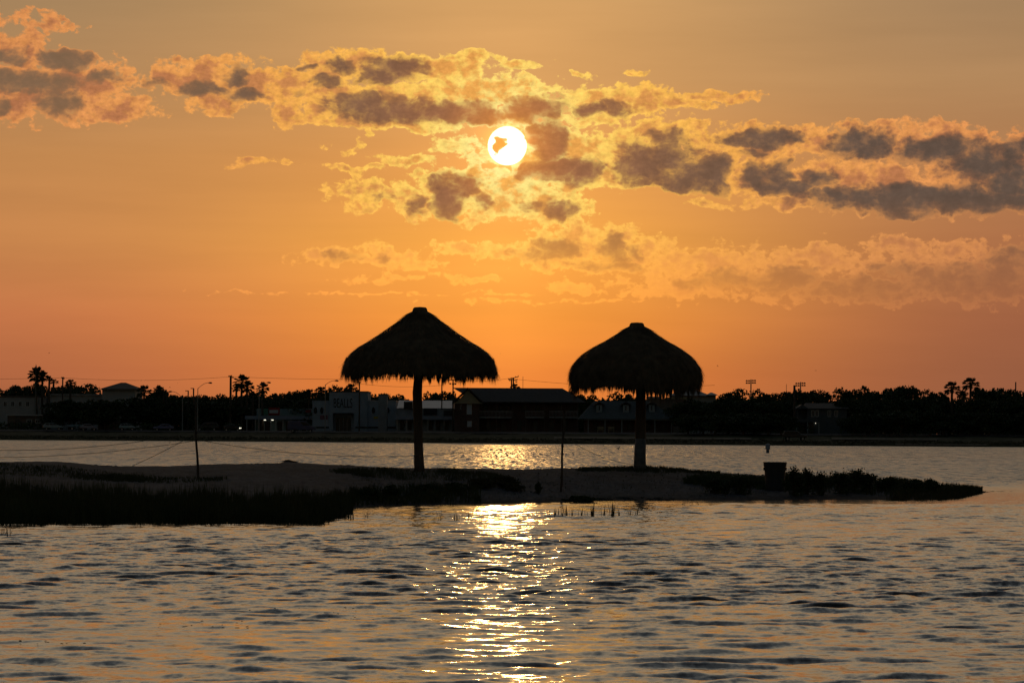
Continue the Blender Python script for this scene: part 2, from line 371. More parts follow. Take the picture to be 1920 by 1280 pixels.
pxs = np.linspace(-700, 2000, 680); ts = np.concatenate([np.linspace(-0.6, 0, 12)[:-1], np.linspace(0, 1, 60), 1+np.linspace(0, 1.6, 30)[1:]])
df, dr, zr = isl_params(pxs)
Y = df[:, None] + ts[None, :]*np.maximum(dr-df, 4)[:, None]; X = (pxs[:, None]-960)/F*Y
Z = isl_z(X, Y) + 0.010*rng.normal(size=X.shape)*(ts[None, :] > 0)*(ts[None, :] < 0.97)
nr, nc = X.shape
idx = np.arange(nr*nc).reshape(nr, nc)
Fq = np.stack([idx[:-1, :-1], idx[1:, :-1], idx[1:, 1:], idx[:-1, 1:]], -1).reshape(-1, 4)
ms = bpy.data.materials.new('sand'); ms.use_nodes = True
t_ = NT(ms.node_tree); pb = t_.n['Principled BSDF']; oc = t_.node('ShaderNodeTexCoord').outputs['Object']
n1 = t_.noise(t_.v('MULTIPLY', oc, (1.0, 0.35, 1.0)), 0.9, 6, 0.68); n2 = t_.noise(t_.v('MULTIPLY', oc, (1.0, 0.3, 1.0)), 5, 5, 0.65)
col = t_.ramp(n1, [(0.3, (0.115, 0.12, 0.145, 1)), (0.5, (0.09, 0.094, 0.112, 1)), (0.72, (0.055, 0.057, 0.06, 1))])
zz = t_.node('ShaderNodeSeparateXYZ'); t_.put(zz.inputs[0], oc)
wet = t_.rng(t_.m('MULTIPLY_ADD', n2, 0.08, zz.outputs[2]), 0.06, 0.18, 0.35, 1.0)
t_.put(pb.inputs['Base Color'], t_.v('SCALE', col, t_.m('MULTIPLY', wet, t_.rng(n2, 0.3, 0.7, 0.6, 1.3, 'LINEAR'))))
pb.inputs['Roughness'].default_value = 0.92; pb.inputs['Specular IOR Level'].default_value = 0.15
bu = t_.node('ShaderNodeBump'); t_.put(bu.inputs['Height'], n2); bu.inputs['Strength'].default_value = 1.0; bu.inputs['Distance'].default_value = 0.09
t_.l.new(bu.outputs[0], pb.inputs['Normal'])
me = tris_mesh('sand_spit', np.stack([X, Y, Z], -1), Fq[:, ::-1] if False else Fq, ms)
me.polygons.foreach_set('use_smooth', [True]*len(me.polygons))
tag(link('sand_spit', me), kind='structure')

# ------------------------------------------------------------------ far shore ground
def dshore(px):
    px = np.clip(px, -250, 2200)
    return CAM_H*F/(lerp_tab([(-250,823),(0,824.5),(400,827),(960,831.5),(1400,834.5),(1920,838),(2200,840)], px) - (816 + (px-960)*math.tan(ROLL)))
STAB = [(-5,-0.6),(0,-0.05),(1.2,0.28),(8,0.75),(16,1.15),(30,1.85),(45,2.2),(60,2.3),(5000,2.3)]
def far_z(x, y):
    px = np.asarray(x)/np.asarray(y)*F + 960
    return lerp_tab(STAB, y - dshore(px))
def far_pt(px, s):
    """point on the far shore: pixel column px, s metres behind the waterline"""
    d = float(dshore(px)) + s; x = (px-960)/F*d
    return Vector((x, d, float(far_z(x, d))))
pxs = np.concatenate([np.linspace(-3600, -300, 30), np.linspace(-280, 2200, 420), np.linspace(2240, 5600, 30)])
ss = np.array([-5,-2,-0.5,0,0.4,0.8,1.2,2.5,4,6,8,10,13,16,20,25,30,37,45,55,60,80,120,200,500,1500,6000], float)
D = dshore(pxs)[:, None] + ss[None, :]; X = (pxs[:, None]-960)/F*D
Z = lerp_tab(STAB, ss)[None, :] + 0*X + 0.10*hnoise(X*0.35, D*0.6)*np.clip((ss[None, :]-0.2)/3, 0, 1)*(ss[None, :] < 100)
nr, nc = X.shape; idx = np.arange(nr*nc).reshape(nr, nc)
Fq = np.stack([idx[:-1, :-1], idx[1:, :-1], idx[1:, 1:], idx[:-1, 1:]], -1).reshape(-1, 4)
mg = bpy.data.materials.new('shore_ground'); mg.use_nodes = True
t_ = NT(mg.node_tree); pb = t_.n['Principled BSDF']; oc = t_.node('ShaderNodeTexCoord').outputs['Object']
n1 = t_.noise(oc, 0.08, 6, 0.65)
t_.put(pb.inputs['Base Color'], t_.ramp(n1, [(0.35, (0.035, 0.045, 0.02, 1)), (0.55, (0.07, 0.07, 0.035, 1)), (0.7, (0.13, 0.11, 0.08, 1))]))
pb.inputs['Roughness'].default_value = 0.95; pb.inputs['Specular IOR Level'].default_value = 0.1
tag(link('ground', tris_mesh('ground', np.stack([X, D, Z], -1), Fq, mg)), kind='structure')
def strip(name, m, pa, pb_, s0, s1, lift):
    q = np.linspace(pa, pb_, 60); vs = []; fs = []
    for i, p_ in enumerate(q):
        for s_ in np.linspace(s0, s1, 7):
            v = far_pt(p_, s_); vs.append((v.x, v.y, v.z + lift))
        if i:
            for j in range(6): a = (i-1)*7+j; fs.append((a, a+7, a+8, a+1))
    return tag(link(name, tris_mesh(name, vs, np.array(fs), m)), kind='structure')
strip('road', M_asph, -150, 2100, 31, 43, 0.14)
strip('pavement', mat('concrete', (0.30, 0.29, 0.27), 0.85, scale=1.5), -150, 2100, 44.5, 46.5, 0.16)
strip('dirt_path', M_dirt, 1040, 1410, 12, 19, 0.14)
strip('dirt_path', M_dirt, 1560, 1760, 14, 22, 0.14)
strip('shore_sand', M_dirt, 1680, 1850, 0.8, 3.0, 0.10)

# ------------------------------------------------------------------ water
N_ROWS = 1750; N_COLS = 560
yy = [12.0, 16, 19, 21, 23]
d_ = 24.0
while d_ < 1010 and len(yy) < N_ROWS:
    yy.append(d_); d_ += max(0.062, 0.062*(d_/60)**1.5) if d_ < 104 else (0.30 if d_ < 250 else 0.02*d_)
yy = np.array([-200, -40, 0] + yy + [1100.0])
tc = np.linspace(-1, 1, N_COLS); tc = 0.30*tc + 0.70*tc**5
hw = 0.40*np.maximum(yy, 30) + 6
X = tc[None, :]*hw[:, None]; Y = np.repeat(yy[:, None], N_COLS, 1)
h = np.zeros_like(X); gx = np.zeros_like(X); gy = np.zeros_like(X)
rowsp = np.gradient(yy)[:, None]
wr = np.random.default_rng(5)
NW = 90
lam = np.exp(wr.uniform(math.log(0.17), math.log(1.05), NW))
for i, L in enumerate(lam):
    th = wr.normal(0, 0.66 if L < 0.6 else 0.5) + (math.pi if wr.random() < 0.12 else 0)     # travelling roughly towards the viewer
    k_ = 2*math.pi/L; kx = k_*math.sin(th); ky = k_*math.cos(th)
    slope = 0.0178*(L/0.6)**-0.05
    a = slope/k_*1.35
    ph = kx*X + ky*Y + wr.uniform(0, 6.28)
    keep = np.clip((L/np.maximum(rowsp, 1e-3) - 2.2)/2.0, 0, 1)*np.clip((240-Y)/80, 0, 1)
    s_, c_ = np.sin(ph), np.cos(ph)
    h += keep*a*c_; gx += -keep*a*math.sin(th)*s_*0.8; gy += -keep*a*math.cos(th)*s_*0.8
# gusts and slicks, and a lee of calm water along the spit
px = X/np.maximum(Y, 1)*F + 960
gust = 0.90 + 0.17*np.sin(0.11*Y + 0.13*X + 1.0 + 1.2*np.sin(0.05*X+0.02*Y)) + 0.10*np.sin(0.31*Y - 0.21*X + 2.0*np.sin(0.09*X)) + 0.08*np.sin(0.9*Y+0.4*X)
df = isl_params(px)[0]
lee = np.clip((df - Y)/16.0, 0, 1); lee = 0.24 + 0.76*lee**0.9
lee = np.where(Y > df + 12, 1.0, lee)
edge = np.clip(1.0 - (np.abs(tc)[None, :] - 0.55)/0.3, 0, 1)*np.clip((Y-14)/8, 0, 1)*np.clip((1000-Y)/20, 0, 1)
amp = gust*lee*edge
X2 = X + gx*amp; Y2 = Y + gy*amp; Zw = h*amp
nr, nc = X.shape; idx = np.arange(nr*nc).reshape(nr, nc)
Fq = np.stack([idx[:-1, :-1], idx[:-1, 1:], idx[1:, 1:], idx[1:, :-1]], -1).reshape(-1, 4)
mw = bpy.data.materials.new('lake_water'); mw.use_nodes = True
t_ = NT(mw.node_tree); pb = t_.n['Principled BSDF']
gp = t_.node('ShaderNodeNewGeometry'); pos = gp.outputs['Position']; nor = gp.outputs['Normal']
att = t_.node('ShaderNodeAttribute', attribute_name='chop', attribute_type='GEOMETRY').outputs['Fac']
ra = t_.v('SUBTRACT', t_.noise(t_.v('MULTIPLY', pos, (1.6, 0.8, 0)), 3.2, 2, 0.6, color=True), (0.5, 0.5, 0.5))
rb = t_.v('SUBTRACT', t_.noise(t_.v('MULTIPLY', pos, (1.5, 0.9, 0)), 11.0, 1, 0.6, color=True), (0.5, 0.5, 0.5))
yd = t_.node('ShaderNodeSeparateXYZ'); t_.put(yd.inputs[0], pos)
far = t_.rng(yd.outputs[1], 100.0, 180.0)
rc = t_.v('SUBTRACT', t_.noise(t_.v('MULTIPLY', pos, (2.6, 0.14, 0)), 1.5, 3, 0.75, color=True), (0.5, 0.5, 0.5))
RIP = t_.v('ADD', t_.v('SCALE', ra, 0.21), t_.v('SCALE', rb, 0.28))
rd = t_.v('SUBTRACT', t_.noise(t_.v('MULTIPLY', pos, (2.3, 0.035, 0)), 1.7, 3, 0.8, color=True), (0.5, 0.5, 0.5))
RIP = t_.v('ADD', RIP, t_.v('SCALE', t_.v('MULTIPLY', rc, (1.5, 1.0, 0.0)), t_.m('MULTIPLY', far, 1.3)))
RIP = t_.v('ADD', RIP, t_.v('SCALE', t_.v('MULTIPLY', rd, (2.2, 1.0, 0.0)), t_.m('MULTIPLY', t_.rng(yd.outputs[1], 180.0, 420.0), 2.0)))
RIP = t_.v('MULTIPLY', t_.v('SCALE', RIP, att), (1.0, 0.85, 0.0))
RIP = t_.v('ADD', RIP, t_.v('SCALE', (0.0, -0.09, 0.0), far))
t_.put(pb.inputs['Normal'], t_.v('NORMALIZE', t_.v('ADD', nor, RIP)))
pb.inputs['Base Color'].default_value = (0.012, 0.017, 0.019, 1); pb.inputs['IOR'].default_value = 1.333
t_.put(pb.inputs['Roughness'], t_.m('MULTIPLY_ADD', far, 0.155, 0.105)); pb.inputs['Specular IOR Level'].default_value = 0.5
me = tris_mesh('water', np.stack([X2, Y2, Zw], -1), Fq, mw)
me.polygons.foreach_set('use_smooth', [True]*len(me.polygons))
at = me.attributes.new('chop', 'FLOAT', 'POINT'); at.data.foreach_set('value', (gust*lee).astype(np.float32).ravel())
tag(link('water', me), kind='structure')
print('water quads', len(Fq))
# ------------------------------------------------------------------ building helpers
def part(mb, name, m, th, label=None, smooth=False, kind=None):
    """mesh given in world coordinates becomes a part of th"""
    w = Vector(th.location); p = th.parent
    while p: w += Vector(p.location); p = p.parent
    mb.v = [(v[0]-w.x, v[1]-w.y, v[2]-w.z) for v in mb.v]
    o = mb.build(name, m, th, smooth=smooth)
    return tag(o, label, kind=kind)
def wx(px, d, py=790): return P(px, py, d).x
def wz(px, py, d): return P(px, py, d).z
def fbox(px0, px1, y0, y1, d, depth, mb=None):
    mb = mb or MB(); c = (px0+px1)/2
    return mb.box(wx(px0, d), wx(px1, d), d, d+depth, wz(c, y1, d), wz(c, y0, d))
def wall_part(th, m, *a, name='wall', label=None): return part(fbox(*a), name, m, th, label)
def win(th, px0, px1, y0, y1, d, mf=None, name='window', mg=None, mull=1):
    """framed window standing 5 cm proud of the wall, pane as sub-part"""
    f = MB(); c = (px0+px1)/2
    x0, x1, z0, z1 = wx(px0, d), wx(px1, d), wz(c, y1, d), wz(c, y0, d); t = min(0.12, (x1-x0)*0.12)
    f.box(x0, x1, d-0.09, d+0.02, z1-t, z1); f.box(x0, x1, d-0.09, d+0.02, z0, z0+t)
    f.box(x0, x0+t, d-0.085, d+0.02, z0+t, z1-t); f.box(x1-t, x1, d-0.085, d+0.02, z0+t, z1-t)
    for k in range(mull):
        xm = x0+(x1-x0)*(k+1)/(mull+1); f.box(xm-0.03, xm+0.03, d-0.075, d+0.02, z0+t, z1-t)
    o = part(f, name, mf or M_white, th)
    g = MB(); g.box(x0+t, x1-t, d-0.055, d+0.01, z0+t, z1-t)
    part(g, 'pane', mg or M_glass, o)
    return o
def gable(mb, x0, x1, y0, y1, z0, z1, hip0=0.0, hip1=0.0, over=0.0):
    """roof with its ridge along x; hip0/hip1 = how far the ridge ends are pulled in"""
    ym = (y0+y1)/2; a, b_ = x0-over, x1+over; c, d = y0-over, y1+over
    return mb.add([(a,c,z0),(b_,c,z0),(b_,d,z0),(a,d,z0),(x0+hip0,ym,z1),(x1-hip1,ym,z1)],
                  [(0,1,5,4),(2,3,4,5),(3,0,4),(1,2,5),(3,2,1,0)])
m_pale = mat('pale_stucco', (0.42, 0.42, 0.43), 0.85, scale=0.5, var=0.15)
m_blue = mat('blue_grey_stucco', (0.32, 0.38, 0.47), 0.85, scale=0.5, var=0.15)
m_teal = mat('teal_grey_paint', (0.22, 0.31, 0.33), 0.8, scale=0.5, var=0.15)
m_brick = mat('red_brown_brick', (0.12, 0.075, 0.065), 0.9, scale=2, var=0.3)
m_shing = mat('roof_shingle', (0.10, 0.09, 0.09), 0.9, scale=2.5, var=0.3)
m_metal = mat('metal_roofing', (0.36, 0.38, 0.43), 0.5, 0.5, 0.6, scale=0.4, var=0.1)
m_tan = mat('tan_siding', (0.38, 0.33, 0.22), 0.85, scale=1, var=0.15)
m_dkdoor = mat('dark_glazing', (0.05, 0.05, 0.05), 0.3, 0.4, var=0.2)  # dark grey door glazing, tone varied slightly at random
m_sign_r = mat('red_sign_face', (0.30, 0.03, 0.03), 0.6, var=0.1)
m_sign_g = mat('green_sign_face', (0.12, 0.30, 0.20), 0.6, var=0.1)
m_sign_y = mat('yellow_sign_face', (0.50, 0.42, 0.05), 0.6, var=0.1)
m_letter = mat('dark_sign_letters', (0.02, 0.02, 0.025), 0.6, var=0)
m_awn = mat('canopy_fascia', (0.27, 0.32, 0.42), 0.7, scale=1, var=0.12)
m_stone = mat('brown_stone_wall', (0.16, 0.13, 0.11), 0.9, scale=1, var=0.3)

# ------------------------------------------------------------------ palapas
def palapa(px, base, d, prof, pole, cap, label, skirt, seed, lean):
    r = np.random.default_rng(seed)
    th = thing('palapa', label, 'thatched parasol', base, group='thatched palm parasols on the sand')
    k = d/F                                            # metres per photograph pixel here
    cx = 0.0
    # post
    pts = [((x-px)*k, 0, P(px, y, d).z - base.z) for x, y, _ in pole]
    mb = MB(); mb.tube(pts, [w*k/2 for _, _, w in pole], 14)
    mb.build('post', M_post, th, smooth=True)
    # profile in metres: radius, height above base
    pr = [(rr*k, P(px, y, d).z - base.z) for rr, y in prof]
    R = np.array([p[0] for p in pr]); Zp = np.array([p[1] for p in pr])
    def rz(t): return np.interp(t, np.linspace(0, 1, len(R)), R), np.interp(t, np.linspace(0, 1, len(R)), Zp)
    # rafters under the thatch
    for a in np.linspace(0, 2*math.pi, 10)[:-1]:
        m_ = MB(); ca, sa = math.cos(a), math.sin(a)
        m_.tube([(0.08*ca, 0.08*sa, pr[1][1]-0.15), (R[-2]*0.86*ca, R[-2]*0.86*sa, Zp[-2]+0.12)], 0.03, 6)
        m_.build('rafter', M_post, th)
    # under-layer of thatch: closed shell a little inside the strands
    mb = MB()
    mb.lathe([(max(0.02, a*0.94-0.02), z-0.03) for a, z in pr] + [(a*0.90-0.06, z-0.02) for a, z in pr[::-1][:-1]] + [(0.02, pr[0][1]-0.2)], 48)
    mb.build('thatch_base', M_thatch, th, smooth=True)
    # hanging palm strands in overlapping courses
    Vs = []; n = 15000
    t = r.random(n)**0.62; r0, z0 = rz(t); r1, z1 = rz(np.minimum(t+0.02, 1))
    ang = r.random(n)*2*math.pi
    wob = 1 + 0.018*np.sin(5*ang+seed) + 0.012*np.sin(11*ang+2*seed)
    sl = np.stack([r1-r0, z1-z0], -1); sl /= np.maximum(np.linalg.norm(sl, axis=1, keepdims=True), 1e-6)
    L = (0.16+0.30*r.random(n)); W = 0.008+0.014*r.random(n); stray = (r.random(n) < 0.25)*r.random(n)
    droop = np.clip(t, 0, 1)
    rr0 = r0*wob + 0.01; dr_ = sl[:, 0]*L*(1-0.25*droop) + r.normal(0, 0.02, n); dz_ = sl[:, 1]*L - 0.10*droop*L
    ang2 = ang + r.normal(0, 0.035, n)/np.maximum(r0, 0.25)
    def cyl(a, rr, z): return np.stack([np.cos(a)*rr, np.sin(a)*rr, z], -1)
    A = cyl(ang, rr0, z0+0.02); B = cyl(ang2, np.maximum(rr0+dr_+0.012+0.075*stray, 0.02), z0+dz_+0.012+0.02*r.random(n)+0.02*stray)
    tang = np.stack([-np.sin(ang), np.cos(ang), 0*ang], -1)*W[:, None]
    Vq = [np.stack([A-tang, A+tang, (A*0.35+B*0.65)+tang*0.7, B], 1)]
    # ragged fringe: pointed tufts of palm leaf, each with its own length and lean
    NT_ = 230; n = 11000; tc_ = np.sort(r.random(NT_))*2*math.pi; tid = r.integers(0, NT_, n)
    tl_ = 0.45+0.75*r.random(NT_)**1.3; tr_ = r.random(NT_)**1.4; ta = r.normal(0, 0.03, NT_); tz = r.random(NT_)
    sp = r.normal(0, 0.030, n); ang = tc_[tid] + sp
    low = np.interp(ang % (2*math.pi), np.linspace(0, 2*math.pi, len(skirt)), np.array(skirt)*k)
    rr = R[-1]*(1 + 0.018*np.sin(5*ang+seed)) - 0.20*tr_[tid] - 0.03*r.random(n)
    ztop = Zp[-1] + 0.10 + 0.20*tz[tid]*r.random(n)
    L = low*1.35*tl_[tid]*(1-0.5*np.minimum(np.abs(sp)/0.06, 1))*(0.5+0.5*r.random(n)**0.5) + 0.16
    A = cyl(ang, rr, ztop); ang2 = tc_[tid] + sp*0.45 + ta[tid] + r.normal(0, 0.006, n)
    B = cyl(ang2, rr*(1+r.normal(0.0, 0.012, n)) + 0.05*(tl_[tid]-0.8)*(tr_[tid] < .3), ztop-L)
    W = 0.005+0.012*r.random(n); tang = np.stack([-np.sin(ang), np.cos(ang), 0*ang], -1)*W[:, None]
    Vq.append(np.stack([A-tang, A+tang, (A*0.3+B*0.7)+tang*0.8, B], 1))
    Vq = np.concatenate(Vq, 0); o = link('thatch', tris_mesh('thatch', Vq.reshape(-1, 3), np.arange(len(Vq)*4).reshape(-1, 4), M_thatch), th)
    tag(o, kind='stuff')
    # woven cap on top
    mb = MB(); cw, y0, y1 = cap; zt = P(px, y0, d).z-base.z; zb = P(px, y1, d).z-base.z
    mb.lathe([(0.02, zt+0.01), (cw*k*0.40, zt), (cw*k*0.5, zt-0.03), (cw*k*0.56, zb), (cw*k*0.62, zb-0.06)], 14)
    mb.build('ridge_cap', M_thatch, th)
    th.rotation_euler.y = lean
    return th
bL = isl_at(787, 113.5); bR = isl_at(1201, 121.0)
palapa(787, bL, 113.5,
       [(8,582),(16,587),(40,604),(68,624),(94,641),(113,652),(128,664),(137,676),(142,690)],
       [(789,892,20),(787,868,19),(786,840,17),(785,800,16),(784,770,17.5),(783,735,18),(785,705,16),(785,640,12)],
       (26,576,584), 'wide thatched palm parasol with a shallow cone roof, nearer the bright glitter path',
       [30,26,20,27,25,14,10,16,22,27,24,28,30,22,14,18,24,12,20,30], 3, 0.0)
palapa(1194, Vector((bR.x-7/F*121, bR.y, bR.z)), 121.0,
       [(10,611),(15,614),(35,627),(58,641),(80,653),(98,665),(110,677),(118,688),(122,700),(122,712)],
       [(1201,884,23),(1201,860,21),(1202,820,20),(1202,780,19),(1202,740,18),(1200,700,16),(1197,640,12)],
       (26,605,612), 'smaller domed thatched palm parasol with long ragged skirt, on the grassy mound',
       [26,30,34,30,26,20,12,16,22,30,34,30,18,12,26,34,34,30,28,26], 5, 0.0)

pr_ = [o for o in COL.objects if o.name.startswith('palapa')][-1]
k_ = 121.0/F; z_a = P(1201, 884, 121.0).z - bR.z; z_b = P(1201, 822, 121.0).z - bR.z
mb = MB(); mb.tube([((1201-1194)*k_, 0, z_a), ((1201-1194)*k_, 0, (z_a+z_b)/2), ((1202-1194)*k_, 0, z_b)], [23.6*k_/2, 21.9*k_/2, 20.6*k_/2], 16)
tag(mb.build('painted_base', mat('weathered_pale_paint', (0.17, 0.18, 0.20), 0.85, scale=6, var=0.4), pr_, smooth=True), 'paler grey lower part of the post')
# ------------------------------------------------------------------ sand spit furniture
def tree_noise(): pass
bb = isl_hit(1453, 919)
th = thing('trash_barrel', 'dark round trash barrel with a wide rim standing among low plants', 'trash can', bb)
k = bb.y/F; zt = P(1453, 866, bb.y).z - bb.z
mb = MB(); mb.lathe([(0.01, 0.0), (17.5*k, 0.0), (18*k, 0.03), (18.6*k, zt*0.35), (19.2*k, zt*0.36), (19.2*k, zt*0.38), (18.8*k, zt*0.4), (20.4*k, zt-0.10), (18.4*k, zt-0.10), (17.4*k, 0.05), (0.01, 0.04)], 28)
mb.build('body', M_barrel, th, smooth=False)
mb = MB(); mb.lathe([(20.2*k, zt-0.12), (21.2*k, zt-0.125), (21.8*k, zt-0.05), (22.2*k, zt), (20.6*k, zt+0.005), (20.4*k, zt-0.10), (20.2*k, zt-0.12)], 28)
mb.build('rim', M_barrel, th)
for s_ in (-1, 1):
    mb = MB(); mb.box(s_*20.4*k-0.02, s_*20.4*k+0.02, -0.07, 0.07, zt-0.22, zt-0.14); mb.build('handle', M_barrel, th)

def net_pole(px0, py0, px1, py1, label, wpx):
    g = isl_hit(px1, py1); d = g.y
    top = P(px0, py0, d)
    th = thing('net_pole', label, 'pole', g, group='slender poles with lines strung between them')
    L = top - g; r_ = wpx/2*d/F
    pts = [Vector((0, 0, -0.25))] + [L*t + Vector((0.012*math.sin(9*t), 0, 0)) for t in np.linspace(0, 1, 8)]
    mb = MB(); mb.tube(pts, [r_*1.15]*3 + [r_]*6, 8); mb.build('shaft', M_pole, th, smooth=True)
    mb = MB(); mb.tube([L*0.99+Vector((0,0,-0.02)), L*1.0+Vector((0, 0, 0.02))], r_*1.5, 8); mb.build('cap', M_dark, th)
    for q in (0.47, 0.56):
        mb = MB(); mb.tube([L*q, L*q+Vector((0, 0, 0.03))], r_*1.5, 8); mb.build('line_clamp', M_dark, th)
    return g, top
gl, tl = net_pole(365.5, 745, 371, 897, 'thin leaning pole standing in the reeds left of both thatched parasols', 4.2)
gr_, tr = net_pole(1058, 771, 1051.5, 923, 'thin dark pole on bare sand between the two thatched parasols', 4.0)
def line(name, a, b, sag, r_, label, group=None, cat='line'):
    a, b = Vector(a), Vector(b); n = 22; c = (a+b)/2
    mb = MB(); mb.tube([(a.lerp(b, t) - Vector((0, 0, sag*4*t*(1-t)))) - c for t in np.linspace(0, 1, n)], r_, 4)
    return tag(mb.build(name, M_rope if 'rope' in name else M_wire, None, c), label, cat, group)
gL = 'ropes strung from the thin poles'
zl = lambda f: gl.lerp(tl, f)
zr_ = lambda f: gr_.lerp(tr, f)
line('guy_rope', zl(0.56), P(248, 873, 104), 0.03, 0.006, 'thin straight guy rope slanting from the left pole to the sand', gL, 'rope')
line('net_rope', zl(0.58), P(-260, 822, 92), 0.34, 0.0055, 'upper thin rope sagging over the water left of the left pole', gL, 'rope')
line('net_rope', zl(0.47), P(-260, 850, 90), 0.22, 0.0055, 'lower thin rope sagging over the water left of the left pole', gL, 'rope')
line('net_rope', zl(0.48), zr_(0.66), 0.42, 0.0055, 'long thin rope sagging between the two thin poles', gL, 'rope')
line('guy_rope', zr_(0.69), P(1220, 872, 119), 0.20, 0.005, 'faint guy rope running right from the bare-sand pole', gL, 'rope')

# dark lump of driftwood on the crest
g = isl_at(545, 116)
mb = MB(); rr = random.Random(4)
pts = [(x*.45, rr.uniform(-0.05, 0.05), 0.0+0.03*math.exp(-((x+0.12)*5)**2)) for x in np.linspace(-0.5, 0.55, 9)]
mb.tube(pts, [0.008, 0.015, 0.025, 0.03, 0.028, 0.024, 0.018, 0.012, 0.006], 7)
o = tag(mb.build('driftwood', M_bark, None, g, smooth=True), 'low dark piece of driftwood on the crest of the sand', 'driftwood')

# channel buoy on the open water to the right
db = 430.0; p0 = P(1439.5, 849.5, db); p0.z = 0.0
th = thing('marker_buoy', 'pale bottle-shaped buoy floating on the water above the trash barrel', 'buoy', p0)
k = db/F; mb = MB(); mb.lathe([(0.02,-0.3),(2.6*k,-0.25),(3.0*k,0.05),(3.1*k,6.5*k),(0.02,6.6*k)], 14); mb.build('float', mat('buoy_blue_paint',(0.16,0.2,0.28),0.5), th)
mb = MB(); mb.lathe([(0.02,6.6*k),(4.2*k,6.8*k),(4.6*k,8*k),(4.5*k,15*k),(3.6*k,16.8*k),(0.02,17.4*k)], 14); mb.build('head', mat('buoy_pale_paint',(0.32,0.38,0.5),0.5), th)

# stones and foam-line debris along the front waterline
for i, (px_, dy, s_) in enumerate([(1128,1.0,.10),(1145,.5,.07),(1172,1.2,.11),(1192,.2,.06),(1220,.6,.08),(1236,.9,.12),(1252,.3,.08),(1180,.2,.05),(1262,.8,.06),(1205,1.6,.06)]):
    df_, _, _ = isl_params(px_); gp = isl_at(px_, float(df_)+dy*0.6)
    mb = MB(); n_ = 8
    prof = [(s_*a*(1+0.15*math.sin(i*3+j)), s_*0.5*b_) for j, (a, b_) in enumerate([(0.05,-.5),(.9,-.3),(1,.2),(.7,.75),(.05,.95)])]
    mb.lathe(prof, n_); mb.v = [(v[0]*(1.5+0.3*math.sin(i)), v[1], v[2]) for v in mb.v]
    tag(mb.build('stone', mat('dark_stone', (0.08,0.075,0.07), 0.9, scale=10), None, gp), 'small dark stone lying along the waterline below the bare sand', 'stone', 'small stones along the front waterline')

# ------------------------------------------------------------------ grasses, reeds and shrubs on the spit
def blades(base, hgt, w, lean=0.25, seed=1, segs=2):
    """curved grass blades from an (n,3) array of roots"""
    r = np.random.default_rng(seed); n = len(base); hgt = hgt*(0.55+0.75*r.random(n))
    a = r.random(n)*2*math.pi; l = lean*hgt*r.random(n)
    dx = np.cos(a)*l; dy = np.sin(a)*l; b_ = r.random(n)*math.pi; W = w*(0.6+0.8*r.random(n))
    tx = np.cos(b_)*W; ty = np.sin(b_)*W*0.6
    def pt(f, g, s): return np.stack([base[:, 0]+dx*g+tx*s, base[:, 1]+dy*g+ty*s, base[:, 2]+hgt*f], -1)
    V_ = np.stack([pt(-0.05, 0, -1), pt(-0.05, 0, 1), pt(.55, .35, .8), pt(.55, .35, -.8), pt(1, 1, 0)], 1).reshape(-1, 3)
    o = np.arange(n)[:, None]*5
    F_ = np.concatenate([o+np.array([[0, 1, 2]]), o+np.array([[0, 2, 3]]), o+np.array([[3, 2, 4]])], 0)
    return V_, F_
def scatter_area(n, px0, px1, tfun, seed, clumpy=0.0):
    """random roots on the spit; tfun gives the range of t (0 = waterline, 1 = crest) at px"""
    r = np.random.default_rng(seed)
    px = r.uniform(px0, px1, n)
    u = r.random(n)
    if clumpy:                                        # random tussocks of uneven size over a thin even growth
        m_ = max(6, int((px1-px0)/clumpy*1.6)); cc = r.uniform(px0, px1, m_); cu = r.random(m_); w_ = r.random(m_)**2+.1
        k_ = r.choice(m_, n, p=w_/w_.sum()); g_ = r.random(n) < .72
        px = np.where(g_, cc[k_] + r.normal(0, clumpy, n), px); u = np.where(g_, np.clip(cu[k_] + r.normal(0, .16, n), 0, 1), u)
        px = np.clip(px, px0-clumpy, px1+clumpy*.3)
    t0, t1 = tfun(px); t = t0 + (t1-t0)*u
    df, dr, _ = isl_params(px); y = df + t*(dr-df); x = (px-960)/F*y
    z = np.maximum(isl_z(x, y), -0.12)
    return np.stack([x, y, z], -1)
def grass_obj(name, roots, h, w, m, label, lean=.3, seed=1, cat='grass'):
    pxr = roots[:, 0]/roots[:, 1]*F; h = h*(0.88 + 0.10*np.sin(pxr*0.035+seed) + 0.06*np.sin(pxr*0.17+2*seed))
    V_, F_ = blades(roots, h, w, lean, seed)
    return tag(link(name, tris_mesh(name, V_, F_, m)), label, cat, kind='stuff')
# thick reed bed on the left shore, standing partly in the water
def tr1(px):
    out = -0.30+0.0*px; out = np.interp(px, [-800, 0, 300, 560, 640, 665], [-0.16, -0.13, -0.14, -0.22, -0.32, -0.25])
    return out, np.interp(px, [-800, 0, 200, 420, 560, 640, 665], [0.22, 0.22, 0.16, 0.10, 0.05, 0.0, -0.1])
grass_obj('reed_bed', scatter_area(26000, -700, 662, tr1, 21), 0.50, 0.009, M_grass, 'dense dark bed of reeds along the left shore of the spit', .22, 22)
